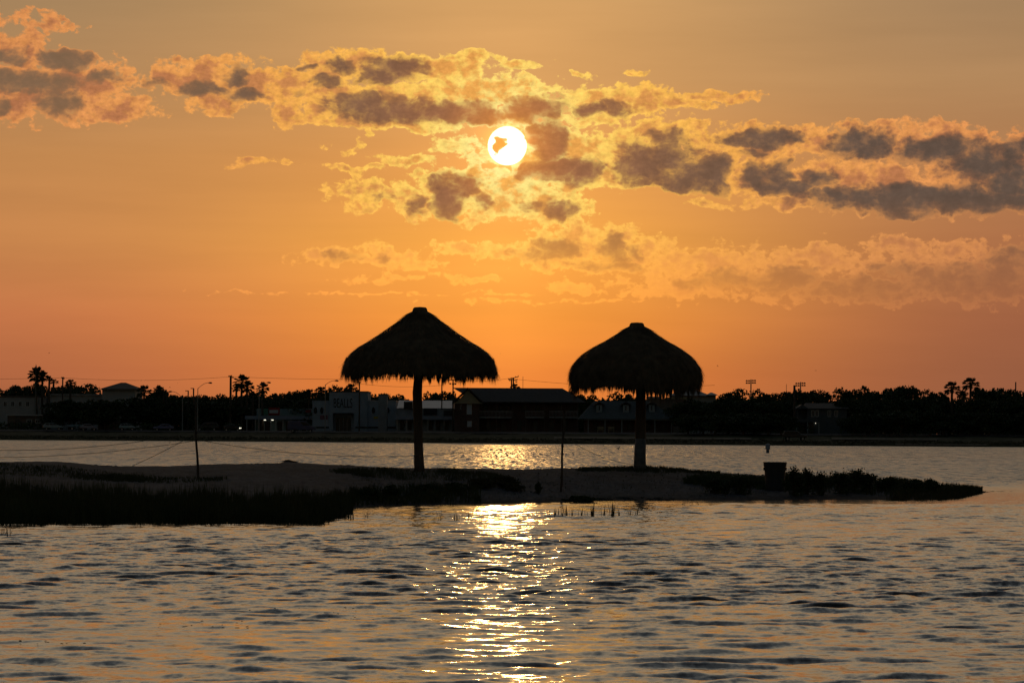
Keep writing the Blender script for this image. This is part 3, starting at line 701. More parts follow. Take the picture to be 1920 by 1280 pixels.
# tall thin stems sticking out of it
grass_obj('tall_stems', scatter_area(420, -600, 640, lambda p: (-0.1+0*p, 0.22+0*p), 23), 0.62, 0.005, M_reed, 'sparse taller stems rising out of the reed bed', .12, 24)
def rr_(a, b_): return lambda p: (a+0*p, b_+0*p)
grass_obj('low_grass', scatter_area(5200, 470, 900, lambda p: (np.interp(p,[470,640,900],[0.05,0.0,0.02]), np.interp(p,[470,640,760,900],[.14,.22,.30,.34])), 25, 8), 0.20, 0.009, M_grass, 'low rough grass along the waterline before the wide parasol', .4, 26)
grass_obj('parasol_grass', scatter_area(4200, 630, 945, lambda p: (np.interp(p,[630,700,850,945],[.66,.55,.52,.48]), np.interp(p,[630,700,850,945],[.74,.82,.88,.66])), 27, 10), 0.10, 0.007, M_grass, 'dark patch of short grass around the foot of the wide parasol', .5, 28)
grass_obj('mound_grass', scatter_area(5200, 1085, 1350, lambda p: (np.interp(p,[1085,1200,1350],[.82,.72,.84]), np.interp(p,[1085,1200,1350],[.92,1.02,.98])), 29, 4), 0.085, 0.007, M_grass, 'short grass on the mound under the domed parasol', .5, 30)
grass_obj('dune_grass', scatter_area(15000, -600, 420, lambda p: (np.interp(p,[-600,0,200,420],[.60,.60,.52,.50]), np.interp(p,[-600,0,200,420],[.92,.90,.72,.55])), 31, 22), 0.075, 0.008, M_grass, 'thin grass on the upper sand at the left', .5, 32)
grass_obj('point_grass', scatter_area(9500, 1480, 1838, lambda p: (np.interp(p,[1480,1640,1838],[.30,.16,.0]), np.interp(p,[1480,1640,1838],[1.0,1.0,1.0])), 33, 14), 0.15, 0.009, M_grass, 'rough grass covering the tip of the spit at the right', .4, 34)
grass_obj('point_reeds', scatter_area(1500, 1668, 1838, rr_(-.12, .12), 35, 5), 0.20, 0.008, M_reed, 'short reeds standing in the water along the tip of the spit', .2, 36)
grass_obj('sand_tufts', scatter_area(1600, 660, 1440, rr_(.10, .75), 41, 5), 0.05, 0.008, M_grass, 'tiny grass tufts dotted over the bare sand', .6, 42)
grass_obj('barrel_plants', scatter_area(5200, 1290, 1480, lambda p: (np.interp(p,[1290,1370,1480],[.42,.34,.28]), np.interp(p,[1290,1370,1480],[.55,.62,.72])), 37, 6), 0.19, 0.012, M_leaf, 'low leafy plants in front of the trash barrel', .5, 38, 'plants')
# reed clumps one can tell apart, in the shallow water before the spit
def reed_clump(px, py, hpx, n, wpx, label, seed):
    r = np.random.default_rng(seed); d = CAM_H*F/(py - YH(px)); k = d/F
    th = thing('reed_clump', label, 'reeds', ((px-960)*k, d, 0), group='reed clumps standing in the shallow water')
    for q in range(n):
        root = np.array([[r.normal(0, wpx*k*0.42), r.normal(0, 0.25), -0.08]])
        V_, F_ = blades(root, hpx*k*0.98+0.05, 0.0095*(1 if hpx > 12 else .8), 0.30, seed*50+q)
        link('reed', tris_mesh('reed', V_, F_, M_reed), th)
    return th
RC = [(3,1004,22,9,7,'upright reeds at the far left edge, just out from the bed'),(14,1002,20,5,5,'few reeds second from the left edge'),(24,1006,24,4,3,'leaning reeds third from the left edge, tallest there'),
 (630,971,20,16,9,'dense reeds at the right end of the reed bed'),(641,972,22,22,8,'dark reed tuft just past the end of the reed bed'),(652,971,22,22,7,'last dark reed tuft of the bed, beside open orange water'),(663,973,18,8,4,'thin reeds a step right of the reed bed'),
 (690,971,15,8,8,'sparse reeds below the left edge of the wide parasol'),(722,969,10,2,3,'two lone reeds left of the wide parasol post'),
 (825,975,20,6,5,'slanting reeds right of the post reflection'),(858,976,26,9,6,'tall thin reeds left of the bright glitter'),(880,974,14,7,16,'short sparse reeds at the left edge of the glitter'),
 (980,964,10,8,10,'very short reeds inside the glitter'),(990,966,14,3,3,'single upright reed inside the glitter'),
 (1030,965,14,5,5,'short reeds right of the glitter'),(1042,968,20,6,3,'dark upright reeds directly below the thin pole'),(1052,968,20,10,7,'fine loose reeds below the thin pole'),(1063,967,20,7,6,'reeds just right of the thin pole'),
 (1074,968,24,5,2,'lone straight tall reed below the thin pole'),(1090,967,18,7,6,'short fine reeds midway along the right reed row'),(1101,967,18,4,4,'few straight reeds midway along the right reed row'),
 (1112,968,26,18,5,'thick spreading reed tuft in the right reed row'),(1132,967,24,9,7,'loose spreading reeds between the two thick tufts'),(1150,968,28,20,6,'thickest reed tuft at the right of the row'),(1163,967,20,4,3,'upright reeds beside the thickest tuft'),
 (1181,966,14,3,4,'faint thin reeds near the row end'),(1195,966,20,3,3,'last slanting reed at the right end of the row'),(1240,967,8,2,2,'tiny isolated reed far right of the row'),
 (1267,946,7,4,4,'tiny reeds close to shore below the mound'),(1283,946,8,8,5,'small reed tuft close to shore below the mound'),(1296,946,8,5,5,'sparse small reeds close to shore right of the mound'),(1312,946,7,5,7,'short scattered reeds close to shore'),(1334,947,9,7,3,'small dark reed tuft close to shore below the barrel plants'),(1600,944,6,6,6,'tiny reed tuft close to shore near the tip of the spit')]
for i, a in enumerate(RC): reed_clump(*a[:5], a[5], 60+i)

def shrub(px, py_top, d, wpx, label, seed, m=M_leaf, n=1500, leaf=0.028, name='shrub', squash=1.0, dark=False):
    """bush of twigs and leaves: foliage and stems as parts"""
    r = np.random.default_rng(seed); g = isl_at(px, d); k = d/F
    H = P(px, py_top, d).z - g.z; R = wpx*k/2
    th = thing(name, label, 'bush', g, group='low bushes on the sand spit')
    mb = MB(); tips = []
    for i in range(14):
        a = r.random()*2*math.pi; e = r.uniform(0.15, 1.0); q = r.uniform(.75, 1.02)
        tip = Vector((math.cos(a)*R*e*q, math.sin(a)*R*e*q*0.7, H*(1-0.45*e**2)*q)); mid = tip*0.5 + Vector((0, 0, H*0.12))
        mb.tube([Vector((0.02*math.cos(a), 0.02*math.sin(a), -0.05)), mid, tip], [0.012, 0.007, 0.003], 4, False); tips.append((mid, tip))
    mb.build('stem', M_bark, th)
    C = []
    for j in range(n):
        mid, tip = tips[r.integers(0, 14)]; t = r.random()**0.6
        p = (mid*(1-t) + tip*t); C.append((p.x + r.normal(0, R*0.17), p.y + r.normal(0, R*0.17), max(0.01, (p.z + r.normal(0, H*0.07))*(1 if r.random() < .75 else r.random()))))
    V_, F_ = leaf_quads(np.array(C), leaf, 1.1, r)
    tag(link('foliage', tris_mesh('foliage', V_, F_, m), th), kind='stuff')
SH = [(1490,876,112,44,'rounded leafy bush right behind the trash barrel'),(1515,880,113,36,'small leafy bush between the barrel bush and the tallest bush'),(1538,882,113,30,'lowest leafy bush in the gap right of the barrel'),
 (1578,879,114,50,'leafy bush forming the left half of the tallest clump'),(1604,877,115,54,'tallest leafy bush right of the barrel, spiky top'),(1632,884,115,44,'leafy bush sloping down to the right of the tallest one'),
 (1665,893,116,50,'low spreading bush on the way to the tip'),(1712,898,117,60,'broad low bush near the tip of the spit'),(1748,899,118,44,'last low bush before the tip of the spit'),
 (1345,896,111,56,'low bush at the left end of the barrel plants'),(1392,893,111,60,'low broad bush just left of the trash barrel'),
 (945,893,107,74,'dense dark bush directly above the brightest glitter'),(902,897,106,60,'dark bush left of the one above the glitter'),(858,905,104,60,'low dark bush before the wide parasol post'),
 (800,908,102,60,'low bush near the waterline under the wide parasol'),(738,910,100,56,'low bush near the waterline below the parasol edge'),(690,914,98,50,'low bush at the inner end of the reed bed'),
 (965,908,106,40,'small dark bush at the right foot of the glitter bush'),(1010,905,106,14,'single spindly plant between glitter bush and thin pole'),(1090,930,104,60,'flat dark plant mat at the waterline beside the thin pole')]
for i, (a, b_, c, e, l) in enumerate(SH):
    red = a in (945, 902, 965)
    shrub(a, b_, c, e, l, 100+i, M_leaf2 if red else M_leaf, n=int(700+e*26), leaf=0.030)

# ------------------------------------------------------------------ broadleaf trees on the far shore
LEAFMESH = []; TRUNKS = []
def make_tree_mesh(seed):
    """unit tree: height 1, crown radius about 0.5"""
    r = np.random.default_rng(seed)
    mb = MB(); lobes = []
    nl = 12
    mb.tube([(0, 0, -0.05), (0.01, 0, 0.18), (0.0, 0.01, 0.42)], [0.035, 0.026, 0.018], 6, False)
    for i in range(nl):
        a = 2*math.pi*i/nl + r.uniform(-.3, .3); e = r.uniform(.10, .42); z = r.uniform(.34, .90) - 0.30*e
        if i == 0: e, z = 0.06, 0.84
        c = np.array([math.cos(a)*e, math.sin(a)*e, z]); lobes.append((c, r.uniform(.13, .21)))
        mb.tube([(0, 0, r.uniform(.2, .4)), tuple(c*0.55+np.array([0, 0, .18])), tuple(c)], [0.016, 0.010, 0.005], 5, False)
    C = []
    for c, q in lobes:
        n = 170; v = r.normal(size=(n, 3)); v /= np.linalg.norm(v, axis=1, keepdims=True)
        rad = q*(0.35+0.75*r.random(n)**0.5)[:, None]
        C.append(c + v*rad*np.array([1.15, 1.15, 0.78]))
    C = np.concatenate(C); C = C[C[:, 2] > 0.16]
    V_, F_ = leaf_quads(C, 0.036, 1.3, r)
    return mb.mesh('trunk', M_bark), tris_mesh('crown', V_, F_, M_leaf)
TM = [make_tree_mesh(200+i) for i in range(7)]
G_TREE = 'dark broadleaf trees on the far shore'
def tree(px, ytop, wpx, d, label, i, group=G_TREE, name='broadleaf_tree'):
    x = wx(px, d); gz = float(far_z(x, d)); H = (P(px, ytop, d).z - gz)/0.97; Wd = wpx*d/F
    th = thing(name, label, 'tree', (x, d, gz), rz=(i*1.7) % 6.28, group=group)
    tk, cr = TM[i % len(TM)]
    a = link('trunk', tk, th); b_ = link('crown', cr, th); tag(b_, kind=None)
    q_ = 1.45+0.45*((i*7) % 5)/4
    for o in (a, b_): o.scale = (Wd*q_, Wd*q_, H)
    return th
def dS(px, s): return float(dshore(px)) + s
T1 = [(72,719,34,'filling in under the shaggy palm'),(84,722,26,'low between the two left palm crowns'),(4,729,40,'by the left frame edge, low crown'),(26,721,42,'second from the left frame edge, knobbly crown'),(46,722,34,'left of the shaggy palm'),(100,723,36,'between shaggy palm and utility pole'),
 (130,717,30,'with feathery top beside the leftmost utility pole'),(146,722,30,'right of the leftmost utility pole'),(165,718,42,'rounded, left of the hip-roofed tower'),(184,725,30,'touching the left eave of the tower'),
 (300,728,34,'right of the fan palm beside the tower'),(292,725,20,'small and pointed beside the tower palm'),(325,738,32,'below the low arching street lamp'),(349,741,34,'behind the paired utility poles'),(388,740,36,'right of the tall street lamp'),
 (412,737,34,'left of the tall utility pole'),(440,741,30,'at the foot of the tall utility pole'),(474,733,34,'between the big and the small fan palm'),(512,736,34,'right of the small fan palm'),(528,735,24,'with thin wispy top left of the shop roofs'),
 (552,733,40,'behind the left end of the shops'),(572,731,34,'behind the low shop parapet'),(600,730,30,'behind the street lamp by the store'),(625,722,36,'tallest behind the store tower, left one'),(642,725,26,'between the two tallest behind the store tower'),(657,722,24,'tallest behind the store tower, right one'),(668,728,20,'at the right corner of the store tower'),
 (700,738,30,'low, right of the store tower'),(722,737,30,'low, beside the roof box'),(745,738,30,'low, left of the wide parasol post'),(799,734,26,'right of the wide parasol post'),(818,735,26,'left of the first utility pole by the parasol'),(834,732,24,'right of the first utility pole by the parasol'),(848,731,16,'slim, beside the gable of the two-storey house'),
 (1068,727,10,'tiny lollipop one at the right end of the long roof'),(1085,739,26,'left behind the dormered house'),(1110,739,30,'above the first dormer'),(1150,735,34,'above the second dormer'),(1180,737,26,'left of the domed parasol post'),
 (1225,742,40,'right of the domed parasol post'),(1262,744,40,'under the domed parasol skirt'),(1350,741,30,'right of the pale hip roof'),(1366,734,28,'small rounded, right of the pale hip roof'),(1388,727,40,'rounded, left of the left floodlight mast'),(1415,730,36,'right of the left floodlight mast'),
 (1438,737,26,'wispy, midway between the floodlight masts'),(1455,741,22,'lowest between the floodlight masts'),(1474,732,38,'left of the bare timber pole'),(1490,728,34,'behind the bare timber pole'),(1520,731,44,'right of the right floodlight mast'),(1548,737,34,'sloping away right of the right floodlight mast'),
 (1574,727,40,'broad, left of the airy crowned one'),(1600,729,32,'dark, left of the airy crowned one'),(1622,722,34,'airy with sky showing through its crown'),(1642,731,30,'low, right of the airy crowned one'),(1662,727,34,'left of the long high crown'),(1690,723,48,'long high crown with a bare twig'),(1714,726,40,'right shoulder of the long high crown'),(1740,730,36,'left of the dip before the two palms'),(1760,734,32,'in the dip before the two palms'),
 (1803,731,30,'between the two right-hand palms'),(1840,725,44,'just right of the tallest right-hand palm'),(1868,727,44,'second right of the tallest right-hand palm'),(1893,730,40,'left of the thin mast near the right frame edge'),(1916,732,40,'at the right frame edge')]
for i, (a, b_, c, l) in enumerate(T1):
    s_ = 95 + (i*37 % 30) if not (1040 < a < 1300) else 105
    tree(a, b_+1, c*1.12, dS(a, s_), 'dark broadleaf tree ' + l, i)
# second rank, in front: the darkness under the skyline
rr = random.Random(12)
MARKS = [(-60,'the frame edge'),(118,'the short-armed pole'),(145,'the blue pickup'),(200,'the monument sign'),(240,'the teal car'),(270,'the tower palm'),(305,'the blue sedan'),(343,'the low street lamp'),(371,'the tall street lamp'),(400,'the black SUV'),(433,'the tall utility pole'),(460,'the tallest palm'),
 (492,'the round palm'),(530,'the van'),(580,'the shop-roof palm'),(1300,'the pale hip roof'),(1330,'the dirt path'),(1370,'the low rounded tree'),(1408,'the left floodlight'),(1440,'the buoy'),(1475,'the thin antenna'),(1490,'the timber pole'),
 (1600,'the pale house'),(1640,'the airy tree'),(1670,'the dark car'),(1700,'the long high crown'),(1740,'the rail fence end'),(1785,'the spiky palm'),(1820,'the tallest right palm'),(1850,'the grey car'),(1880,'the rounded crown'),(1905,'the thin mast'),(1950,'the frame edge')]
def rank(px0, px1, step, y0, y1, s_, label, group):
    px = px0; i = int(px0)
    while px < px1:
        near_ = min(MARKS, key=lambda q: abs(q[0]-px))
        tree(px, rr.uniform(y0, y1), rr.uniform(34, 52), dS(px, s_ + rr.uniform(-4, 4)), label + ', ' + ('just left of ' if px < near_[0]-4 else 'just right of ' if px > near_[0]+4 else 'in line with ') + near_[1], i, group); px += step*rr.uniform(.8, 1.2); i += 3
rank(112, 232, 20, 748, 758, 52, 'dark tree before the pale building', 'row of trees before the pale building')
rank(252, 470, 20, 744, 756, 62, 'dark tree in the left mass', 'tree mass between tower and shops')
rank(462, 600, 26, 744, 752, 80, 'dark tree behind the low shops', 'trees behind the low shops')
rank(1275, 1490, 19, 744, 758, 60, 'dark tree in the back row mid-right', 'tree mass right of the dormered house')
rank(1290, 1480, 24, 768, 780, 36, 'low dark tree near the path', 'low trees near the dirt path')
rank(1585, 1960, 20, 744, 756, 60, 'dark tree in the right-hand mass', 'tree mass at the right of the far shore')
rank(1600, 1960, 27, 766, 776, 40, 'low dark tree in the front rank', 'front rank of trees at the right')
# far wood behind it all, a mass nobody could count
n = 60000; r = np.random.default_rng(77)
px = r.uniform(-420, 2350, n); s_ = r.uniform(128, 170, n); d = dshore(px)+s_; x = (px-960)/F*d
top = (752 + 3*np.sin(px*0.05) + 2.5*np.sin(px*0.13+1) + 2*np.sin(px*.31)) + (px-960)*math.tan(ROLL)
zt = CAM_H + (816+(px-960)*math.tan(ROLL)-top)/F*d; z = 2.2 + (zt-2.2)*r.random(n)
V_, F_ = leaf_quads(np.stack([x, d, z], -1), 0.75, 1.3, r)
tag(link('woods', tris_mesh('woods', V_, F_, M_leaf)), 'distant dark wood closing the view behind houses and trees', 'wood', kind='stuff')
# shoreline scrub
n = 16000; px = r.uniform(-420, 2350, n); s_ = r.uniform(1.0, 9, n); d = dshore(px)+s_; x = (px-960)/F*d
z = far_z(x, d) + (0.10+0.42*(0.5+0.5*np.sin(px*0.21)*np.sin(px*0.073+1)))*r.random(n)
V_, F_ = leaf_quads(np.stack([x, d, z], -1), 0.16, 1.0, r)
tag(link('shore_scrub', tris_mesh('shore_scrub', V_, F_, M_leaf2)), 'dark scrub along the far waterline', 'scrub', kind='stuff')
n = 9000; px = r.uniform(-420, 2350, n); s_ = r.uniform(46, 58, n); d = dshore(px)+s_; x = (px-960)/F*d
keep = (np.sin(px*0.031)+np.sin(px*.083+2) > -0.2) & ((px < 455) | (px > 1275)); x, d = x[keep], d[keep]
z = far_z(x, d) + 1.6*r.random(len(x))
V_, F_ = leaf_quads(np.stack([x, d, z], -1), 0.35, 1.2, r)
tag(link('undergrowth', tris_mesh('undergrowth', V_, F_, M_leaf)), 'undergrowth beneath the far trees', 'undergrowth', kind='stuff')

# ------------------------------------------------------------------ palms
def palm_mesh(seed, shag=1.0, spread=1.0):
    """unit fan palm crown: radius 1, centred at the origin; costapalmate fans on stalks plus a beard of dead leaves"""
    r = np.random.default_rng(seed); mb = MB()
    for i in range(44):
        a = r.random()*2*math.pi; e = math.radians(r.uniform(-50, 85)); L = 0.52*r.uniform(.85, 1.1)
        dv = Vector((math.cos(a)*math.cos(e), math.sin(a)*math.cos(e), math.sin(e)))
        c = dv*L*spread; sd = dv.cross(Vector((0, 0, 1))).normalized(); up = sd.cross(dv)
        mb.tube([(0, 0, 0), dv*L*0.5*spread + Vector((0, 0, .04)), c], [0.02, 0.015, 0.012], 4, False)
        for q in np.linspace(-1.25, 1.25, 11):
            t = dv*math.cos(q) + sd*math.sin(q); LL = 0.52*(0.65+0.35*math.cos(q))*r.uniform(.9, 1.1)
            tip = c + t*LL + Vector((0, 0, -0.10*r.uniform(.5, 1.5))); mid = c + t*LL*0.55; w = up*0.02 + sd.cross(t)*0.045 + sd*0.02
            mb.add([c, mid-w, tip, mid+w], [(0, 1, 2, 3)])
    for i in range(int(110*shag)):
        a = r.random()*2*math.pi; z = -r.uniform(.1, .9)*shag; rr2 = r.uniform(.12, .30)
        c = Vector((math.cos(a)*rr2*.5, math.sin(a)*rr2*.5, z)); tip = c + Vector((math.cos(a)*.14, math.sin(a)*.14, -.30))
        sd = Vector((-math.sin(a), math.cos(a), 0))*0.06
        mb.add([c, c*0.5+tip*0.5-sd, tip, c*0.5+tip*0.5+sd], [(0, 1, 2, 3)])
    return mb.mesh('fronds', M_palm)
PM = [palm_mesh(1, .5), palm_mesh(2, 1.3, .8), palm_mesh(3, .25, 1.05), palm_mesh(4, .6)]
def palm(px, yc, rpx, d, label, k_=0, sz=1.0):
    rpx = rpx*1.12
    """yc: crown centre row, rpx: crown radius"""
    x = wx(px, d); gz = float(far_z(x, d)); zc = P(px, yc, d).z - gz; R = rpx*d/F
    th = thing('fan_palm', label, 'palm tree', (x, d, gz), group='fan palms on the far shore')
    mb = MB(); mb.tube([(0.1, 0, -0.3), (0.05, 0, zc*.3), (-.08, 0, zc*.7), (0, 0, zc)], [.34, .28, .25, .23], 8); mb.build('trunk', M_bark, th)
    o = link('fronds', PM[k_], th, (0, 0, zc)); o.scale = (R, R, R*sz)
palm(68,704,19,dS(68,70),'shaggy thick fan palm below the small flag',1,1.0)
palm(79,706,11,dS(79,72),'drooping side crown leaning from the shaggy palm',0,1.1)
palm(92,710,7,dS(92,70),'narrow fan palm with a heart-shaped crown right of the shaggy one',1,.9)
palm(100,716,9,dS(100,76),'low flat-crowned fan palm left of the first utility pole',2,.6)
palm(132,719,10,dS(132,70),'spiky fan palm just right of the first utility pole',2,.8)
palm(270,736,14,dS(270,60),'fan palm with raised spiky fronds right of the tower',2,1.0)
palm(297,733,11,dS(297,66),'ragged fan palm beside the thin antenna',0)
palm(453,717,16,dS(453,60),'tallest fan palm, beside the tall utility pole',0,.95)
palm(463,726,13,dS(463,62),'lower fan palm leaning right of the tallest one',0,1.0)
palm(443,727,9,dS(443,61),'small fan palm crown left of the tallest one',0,1.0)
palm(474,738,6,dS(474,61),'smallest fan palm at the foot of the tall pair',1,1.0)
palm(492,729,12,dS(492,58),'round-crowned fan palm under the small street lamp',0,1.1)
palm(580,740,12,dS(580,74),'fan palm poking out behind the low shops',2,.9)
palm(602,735,13,dS(602,74),'spreading fan palm left of the street lamp by the store',2,.8)
palm(658,731,12,dS(658,74),'stiff fan palm behind the store tower',2,1.0)
palm(965,728,9,890+50,'fan palm peeping over the middle of the long roof',2,1.0)
palm(972,733,8,890+52,'low fan palm crown right of the one over the roof',0,1.0)
palm(1785,730,15,dS(1785,60),'spiky fan palm left of the tallest right-hand palm',2,1.0)
palm(1820,722,16,dS(1820,58),'tall fan palm with arching fronds at the right',2,.9)
palm(1806,738,10,dS(1806,60),'low fan palm at the foot of the tall right-hand palm',2,.6)
# ------------------------------------------------------------------ buildings on the far shore
def bthing(name, label, cat, px, d, group=None):
    x = wx(px, d); return thing(name, label, cat, (x, d, float(far_z(x, d))), group=group)
def pg(th): return Vector(th.location).z
def bz(th, px0, px1, y0, y1, d, depth, nm, m, label=None):
    """box from row y0 (top) to y1 (or to the ground when y1 is None)"""
    c = (px0+px1)/2; z0 = pg(th)-0.3 if y1 is None else wz(c, y1, d)
    mb = MB(); mb.box(wx(px0, d), wx(px1, d), d, d+depth, z0, wz(c, y0, d)); return part(mb, nm, m, th, label)

# left: long pale building with a hip-roofed corner tower
d = dS(200, 72)
th = bthing('tower_building', 'large pale building with a hip-roofed corner tower at the left', 'building', 150, d)
bz(th, 92, 250, 740, None, d+3, 24, 'wall', m_pale)
bz(th, 191, 253, 730, None, d, 20, 'tower_wall', m_pale)
mb = MB(); mb.box(wx(90,d+3), wx(190.5,d+3), d+2.4, d+27, wz(140,741,d+3), wz(140,738.5,d+3)); part(mb, 'parapet', m_pale, th)
mb = MB(); gable(mb, wx(190,d), wx(257,d), d-1, d+21, wz(224,729,d), wz(224,716,d), 3.6, 3.6, 0.3); part(mb, 'roof', m_shing, th)
mb = MB(); mb.box(wx(190.5,d), wx(256,d), d-0.8, d+20.8, wz(224,731.2,d), wz(224,729.2,d)); part(mb, 'eave', m_pale, th)
for a in (243.5, 246.2, 249): 
    mb = MB(); mb.box(wx(a,d), wx(a+1.2,d), d-0.3, d+.05, wz(a,763,d), wz(a,739,d)); part(mb, 'pilaster', M_white, th)
for a in range(100, 188, 12): win(th, a, a+6, 752, 760, d+3)
d = dS(40, 74)
th = bthing('flat_roofed_building', 'pale flat-roofed building at the left frame edge', 'building', 40, d)
bz(th, -60, 86, 743, None, d, 22, 'wall', m_pale)
mb = MB(); mb.box(wx(-61,d), wx(87,d), d-.3, d+22.3, wz(20,744.5,d), wz(20,742,d)); part(mb, 'parapet', m_stone, th)
for a in range(-50, 60, 14): win(th, a, a+7, 752, 762, d)
for a in (63,70): 
    mb = MB(); mb.box(wx(a,d), wx(a+2,d), d-0.3, d+.05, wz(a,778,d), wz(a,748,d)); part(mb, 'pilaster', m_pale, th)
d = dS(50, 56)
th = bthing('low_shed', 'low dark building with a pale roof edge at the left', 'building', 50, d)
bz(th, 14, 82, 779, None, d, 10, 'wall', m_stone)
mb = MB(); mb.box(wx(12,d), wx(84,d), d-.6, d+10.4, wz(48,779,d)+.01, wz(48,777,d)); part(mb, 'roof', M_white, th)
bz(th, 28, 38, 787, None, d-.06, .1, 'door', m_dkdoor); win(th, 50, 60, 786, 793, d); win(th, 66, 76, 786, 793, d)
d = dS(205, 50)
th = bthing('entrance_sign', 'squat monument sign wall with an arched top behind the parked cars', 'sign', 204, d)
bz(th, 184, 225, 784, None, d, 1.2, 'wall', m_stone)
bz(th, 182, 227, 777, 784, d-.15, 1.5, 'panel', mat('faded_sign_panel', (.25,.23,.2), .8))
mb = MB(); k = d/F; cx_, z_ = wx(196, d), wz(196, 777, d)
mb.prism([(cx_+ -9*k, z_)] + [(cx_+9*k*math.cos(a), z_+8*k*math.sin(a)) for a in np.linspace(math.pi, 0, 9)][1:-1] + [(cx_+9*k, z_)], d, d+.9); part(mb, 'arch', mat('faded_sign_panel', (.25,.23,.2), .8), th)

# shops with canopy, signs and two lit lamps
d = dS(520, 62)
th = bthing('low_shops', 'low row of shops with a long canopy and two lit lamps', 'shop', 530, d)
bz(th, 481, 586, 766, None, d+2, 18, 'wall', m_teal)
bz(th, 459, 588, 779.5, 786, d-1.5, 3.2, 'canopy', m_awn)
for a in (462, 478, 507, 516, 530, 545, 560, 574): bz(th, a, a+1.5, 786, None, d-1.2, .25, 'canopy_post', m_pale)
for a in (484, 497, 520, 536, 552, 566): win(th, a, a+9, 790, 808, d+2, M_dark, mull=1)
bz(th, 492, 503, 766, 776.5, d+1.75, .22, 'sign_panel', m_sign_g, 'green sign panel')
sg = bz(th, 503.3, 524, 763.5, 778, d+1.7, .25, 'sign', m_sign_r, 'red sign with pale lettering')
def lettering(txt, parent, m, x0, x1, zb, zt, y, name='lettering', sub=True):
    cu = bpy.data.curves.new(name, 'FONT'); cu.body = txt; cu.extrude = 0.06; cu.align_x = 'LEFT'
    tmp = bpy.data.objects.new('tmp', cu); COL.objects.link(tmp); bpy.context.view_layer.update()
    me = bpy.data.meshes.new_from_object(tmp.evaluated_get(bpy.context.evaluated_depsgraph_get()))
    bpy.data.objects.remove(tmp); me.materials.clear(); me.materials.append(m)
    co = np.zeros(len(me.vertices)*3, np.float32); me.vertices.foreach_get('co', co); co = co.reshape(-1, 3)
    a, b_ = co.min(0), co.max(0)
    w = Vector((0, 0, 0)); p = parent
    while p: w += Vector(p.location); p = p.parent
    X_ = x0 + (co[:, 0]-a[0])/(b_[0]-a[0])*(x1-x0) - w.x; Z_ = zb + (co[:, 1]-a[1])/(b_[1]-a[1])*(zt-zb) - w.z; Y_ = y - co[:, 2] - w.y
    me.vertices.foreach_set('co', np.stack([X_, Y_, Z_], -1).astype(np.float32).ravel()); me.update()
    return link(name, me, parent)
bz(th, 504.6, 521.5, 768.2, 774.3, d+1.6, .08, 'sign_face', M_white)
bz(th, 572.5, 583, 768, 773, d+1.75, .22, 'sign_panel', m_sign_r, 'small red sign panel')
for a in (497.2, 511.4):
    mb = MB(); x_, z_ = wx(a, d), wz(a, 786.6, d); mb.box(x_-.22, x_+.22, d-1.3, d-.9, z_-.14, z_+.02); part(mb, 'lamp', M_lampon, th, 'lit lamp under the canopy')

# department store
d = dS(650, 62)
th = bthing('store', 'blue-grey store with a tall entrance block and large dark sign letters', 'store', 660, d)
bz(th, 585.5, 616.8, 752, None, d+.6, 26, 'left_wing', m_blue); bz(th, 689.2, 742, 752.5, None, d+.6, 26, 'right_wing', m_blue)
mb = MB()                                              # entrance block with a real recess
a0, a1, b0, b1 = wx(617,d), wx(689,d), wx(624,d), wx(663.5,d); zt_, zr_c, zb_ = wz(653,734.5,d), wz(644,774,d), pg(th)-.3
mb.box(a0, b0, d, d+22, zb_, zt_); mb.box(b1, a1, d, d+22, zb_, zt_); mb.box(b0, b1, d, d+22, zr_c, zt_); mb.box(b0, b1, d+3, d+21.9, zb_, zr_c)
part(mb, 'wall', m_blue, th)
mb = MB(); mb.box(a0-.15, a1+.15, d-.2, d+22.2, zt_, wz(653,733,d)); part(mb, 'coping', M_dark, th)
bz(th, 690, 742.5, 750, 752.4, d+.5, 26, 'coping', m_metal)
bz(th, 585, 616.6, 750.8, 752, d+.5, 26, 'coping', m_blue)
dr_ = bz(th, 630, 658, 782, None, d+2.9, .08, 'door', m_dkdoor)
for a in (636.5, 643.5, 650.5): bz(th, a, a+.6, 782, None, d+2.8, .08, 'door_frame', M_steel)
lettering('BEALLS', th, m_letter, wx(625.5,d), wx(660.5,d), wz(643,764,d), wz(643,746.5,d), d-.02, 'lettering')
for a, y in ((591,769),(603,769),(700,769),(713.4,769),(726.5,769)):
    mb = MB(); x_ = wx(a,d); z_ = wz(a,y,d); mb.lathe([(.02,-.75),(.28,-.5),(.38,0),(.28,.5),(.02,.75)], 8); mb.v = [(v[0]+x_, v[1]*.5+d+.45, v[2]+z_) for v in mb.v]; part(mb, 'wall_lamp', M_dark, th)
bz(th, 700.5, 712, 780.5, 784.5, d+.52, .07, 'sign_panel', m_sign_y, 'small yellow sign'); bz(th, 600, 614, 778, 786, d+.5, .09, 'sign_panel', mat('maroon_sign', (.2,.1,.14), .7), 'pale sign with dark bands')
for p0, p1 in ((585.6,616.7),(666,688.9),(689.3,741.9)): bz(th, p0, p1, 799.5, 802.5, (d+.52 if p0 != 666 else d-.08), .07, 'base_band', M_dark)
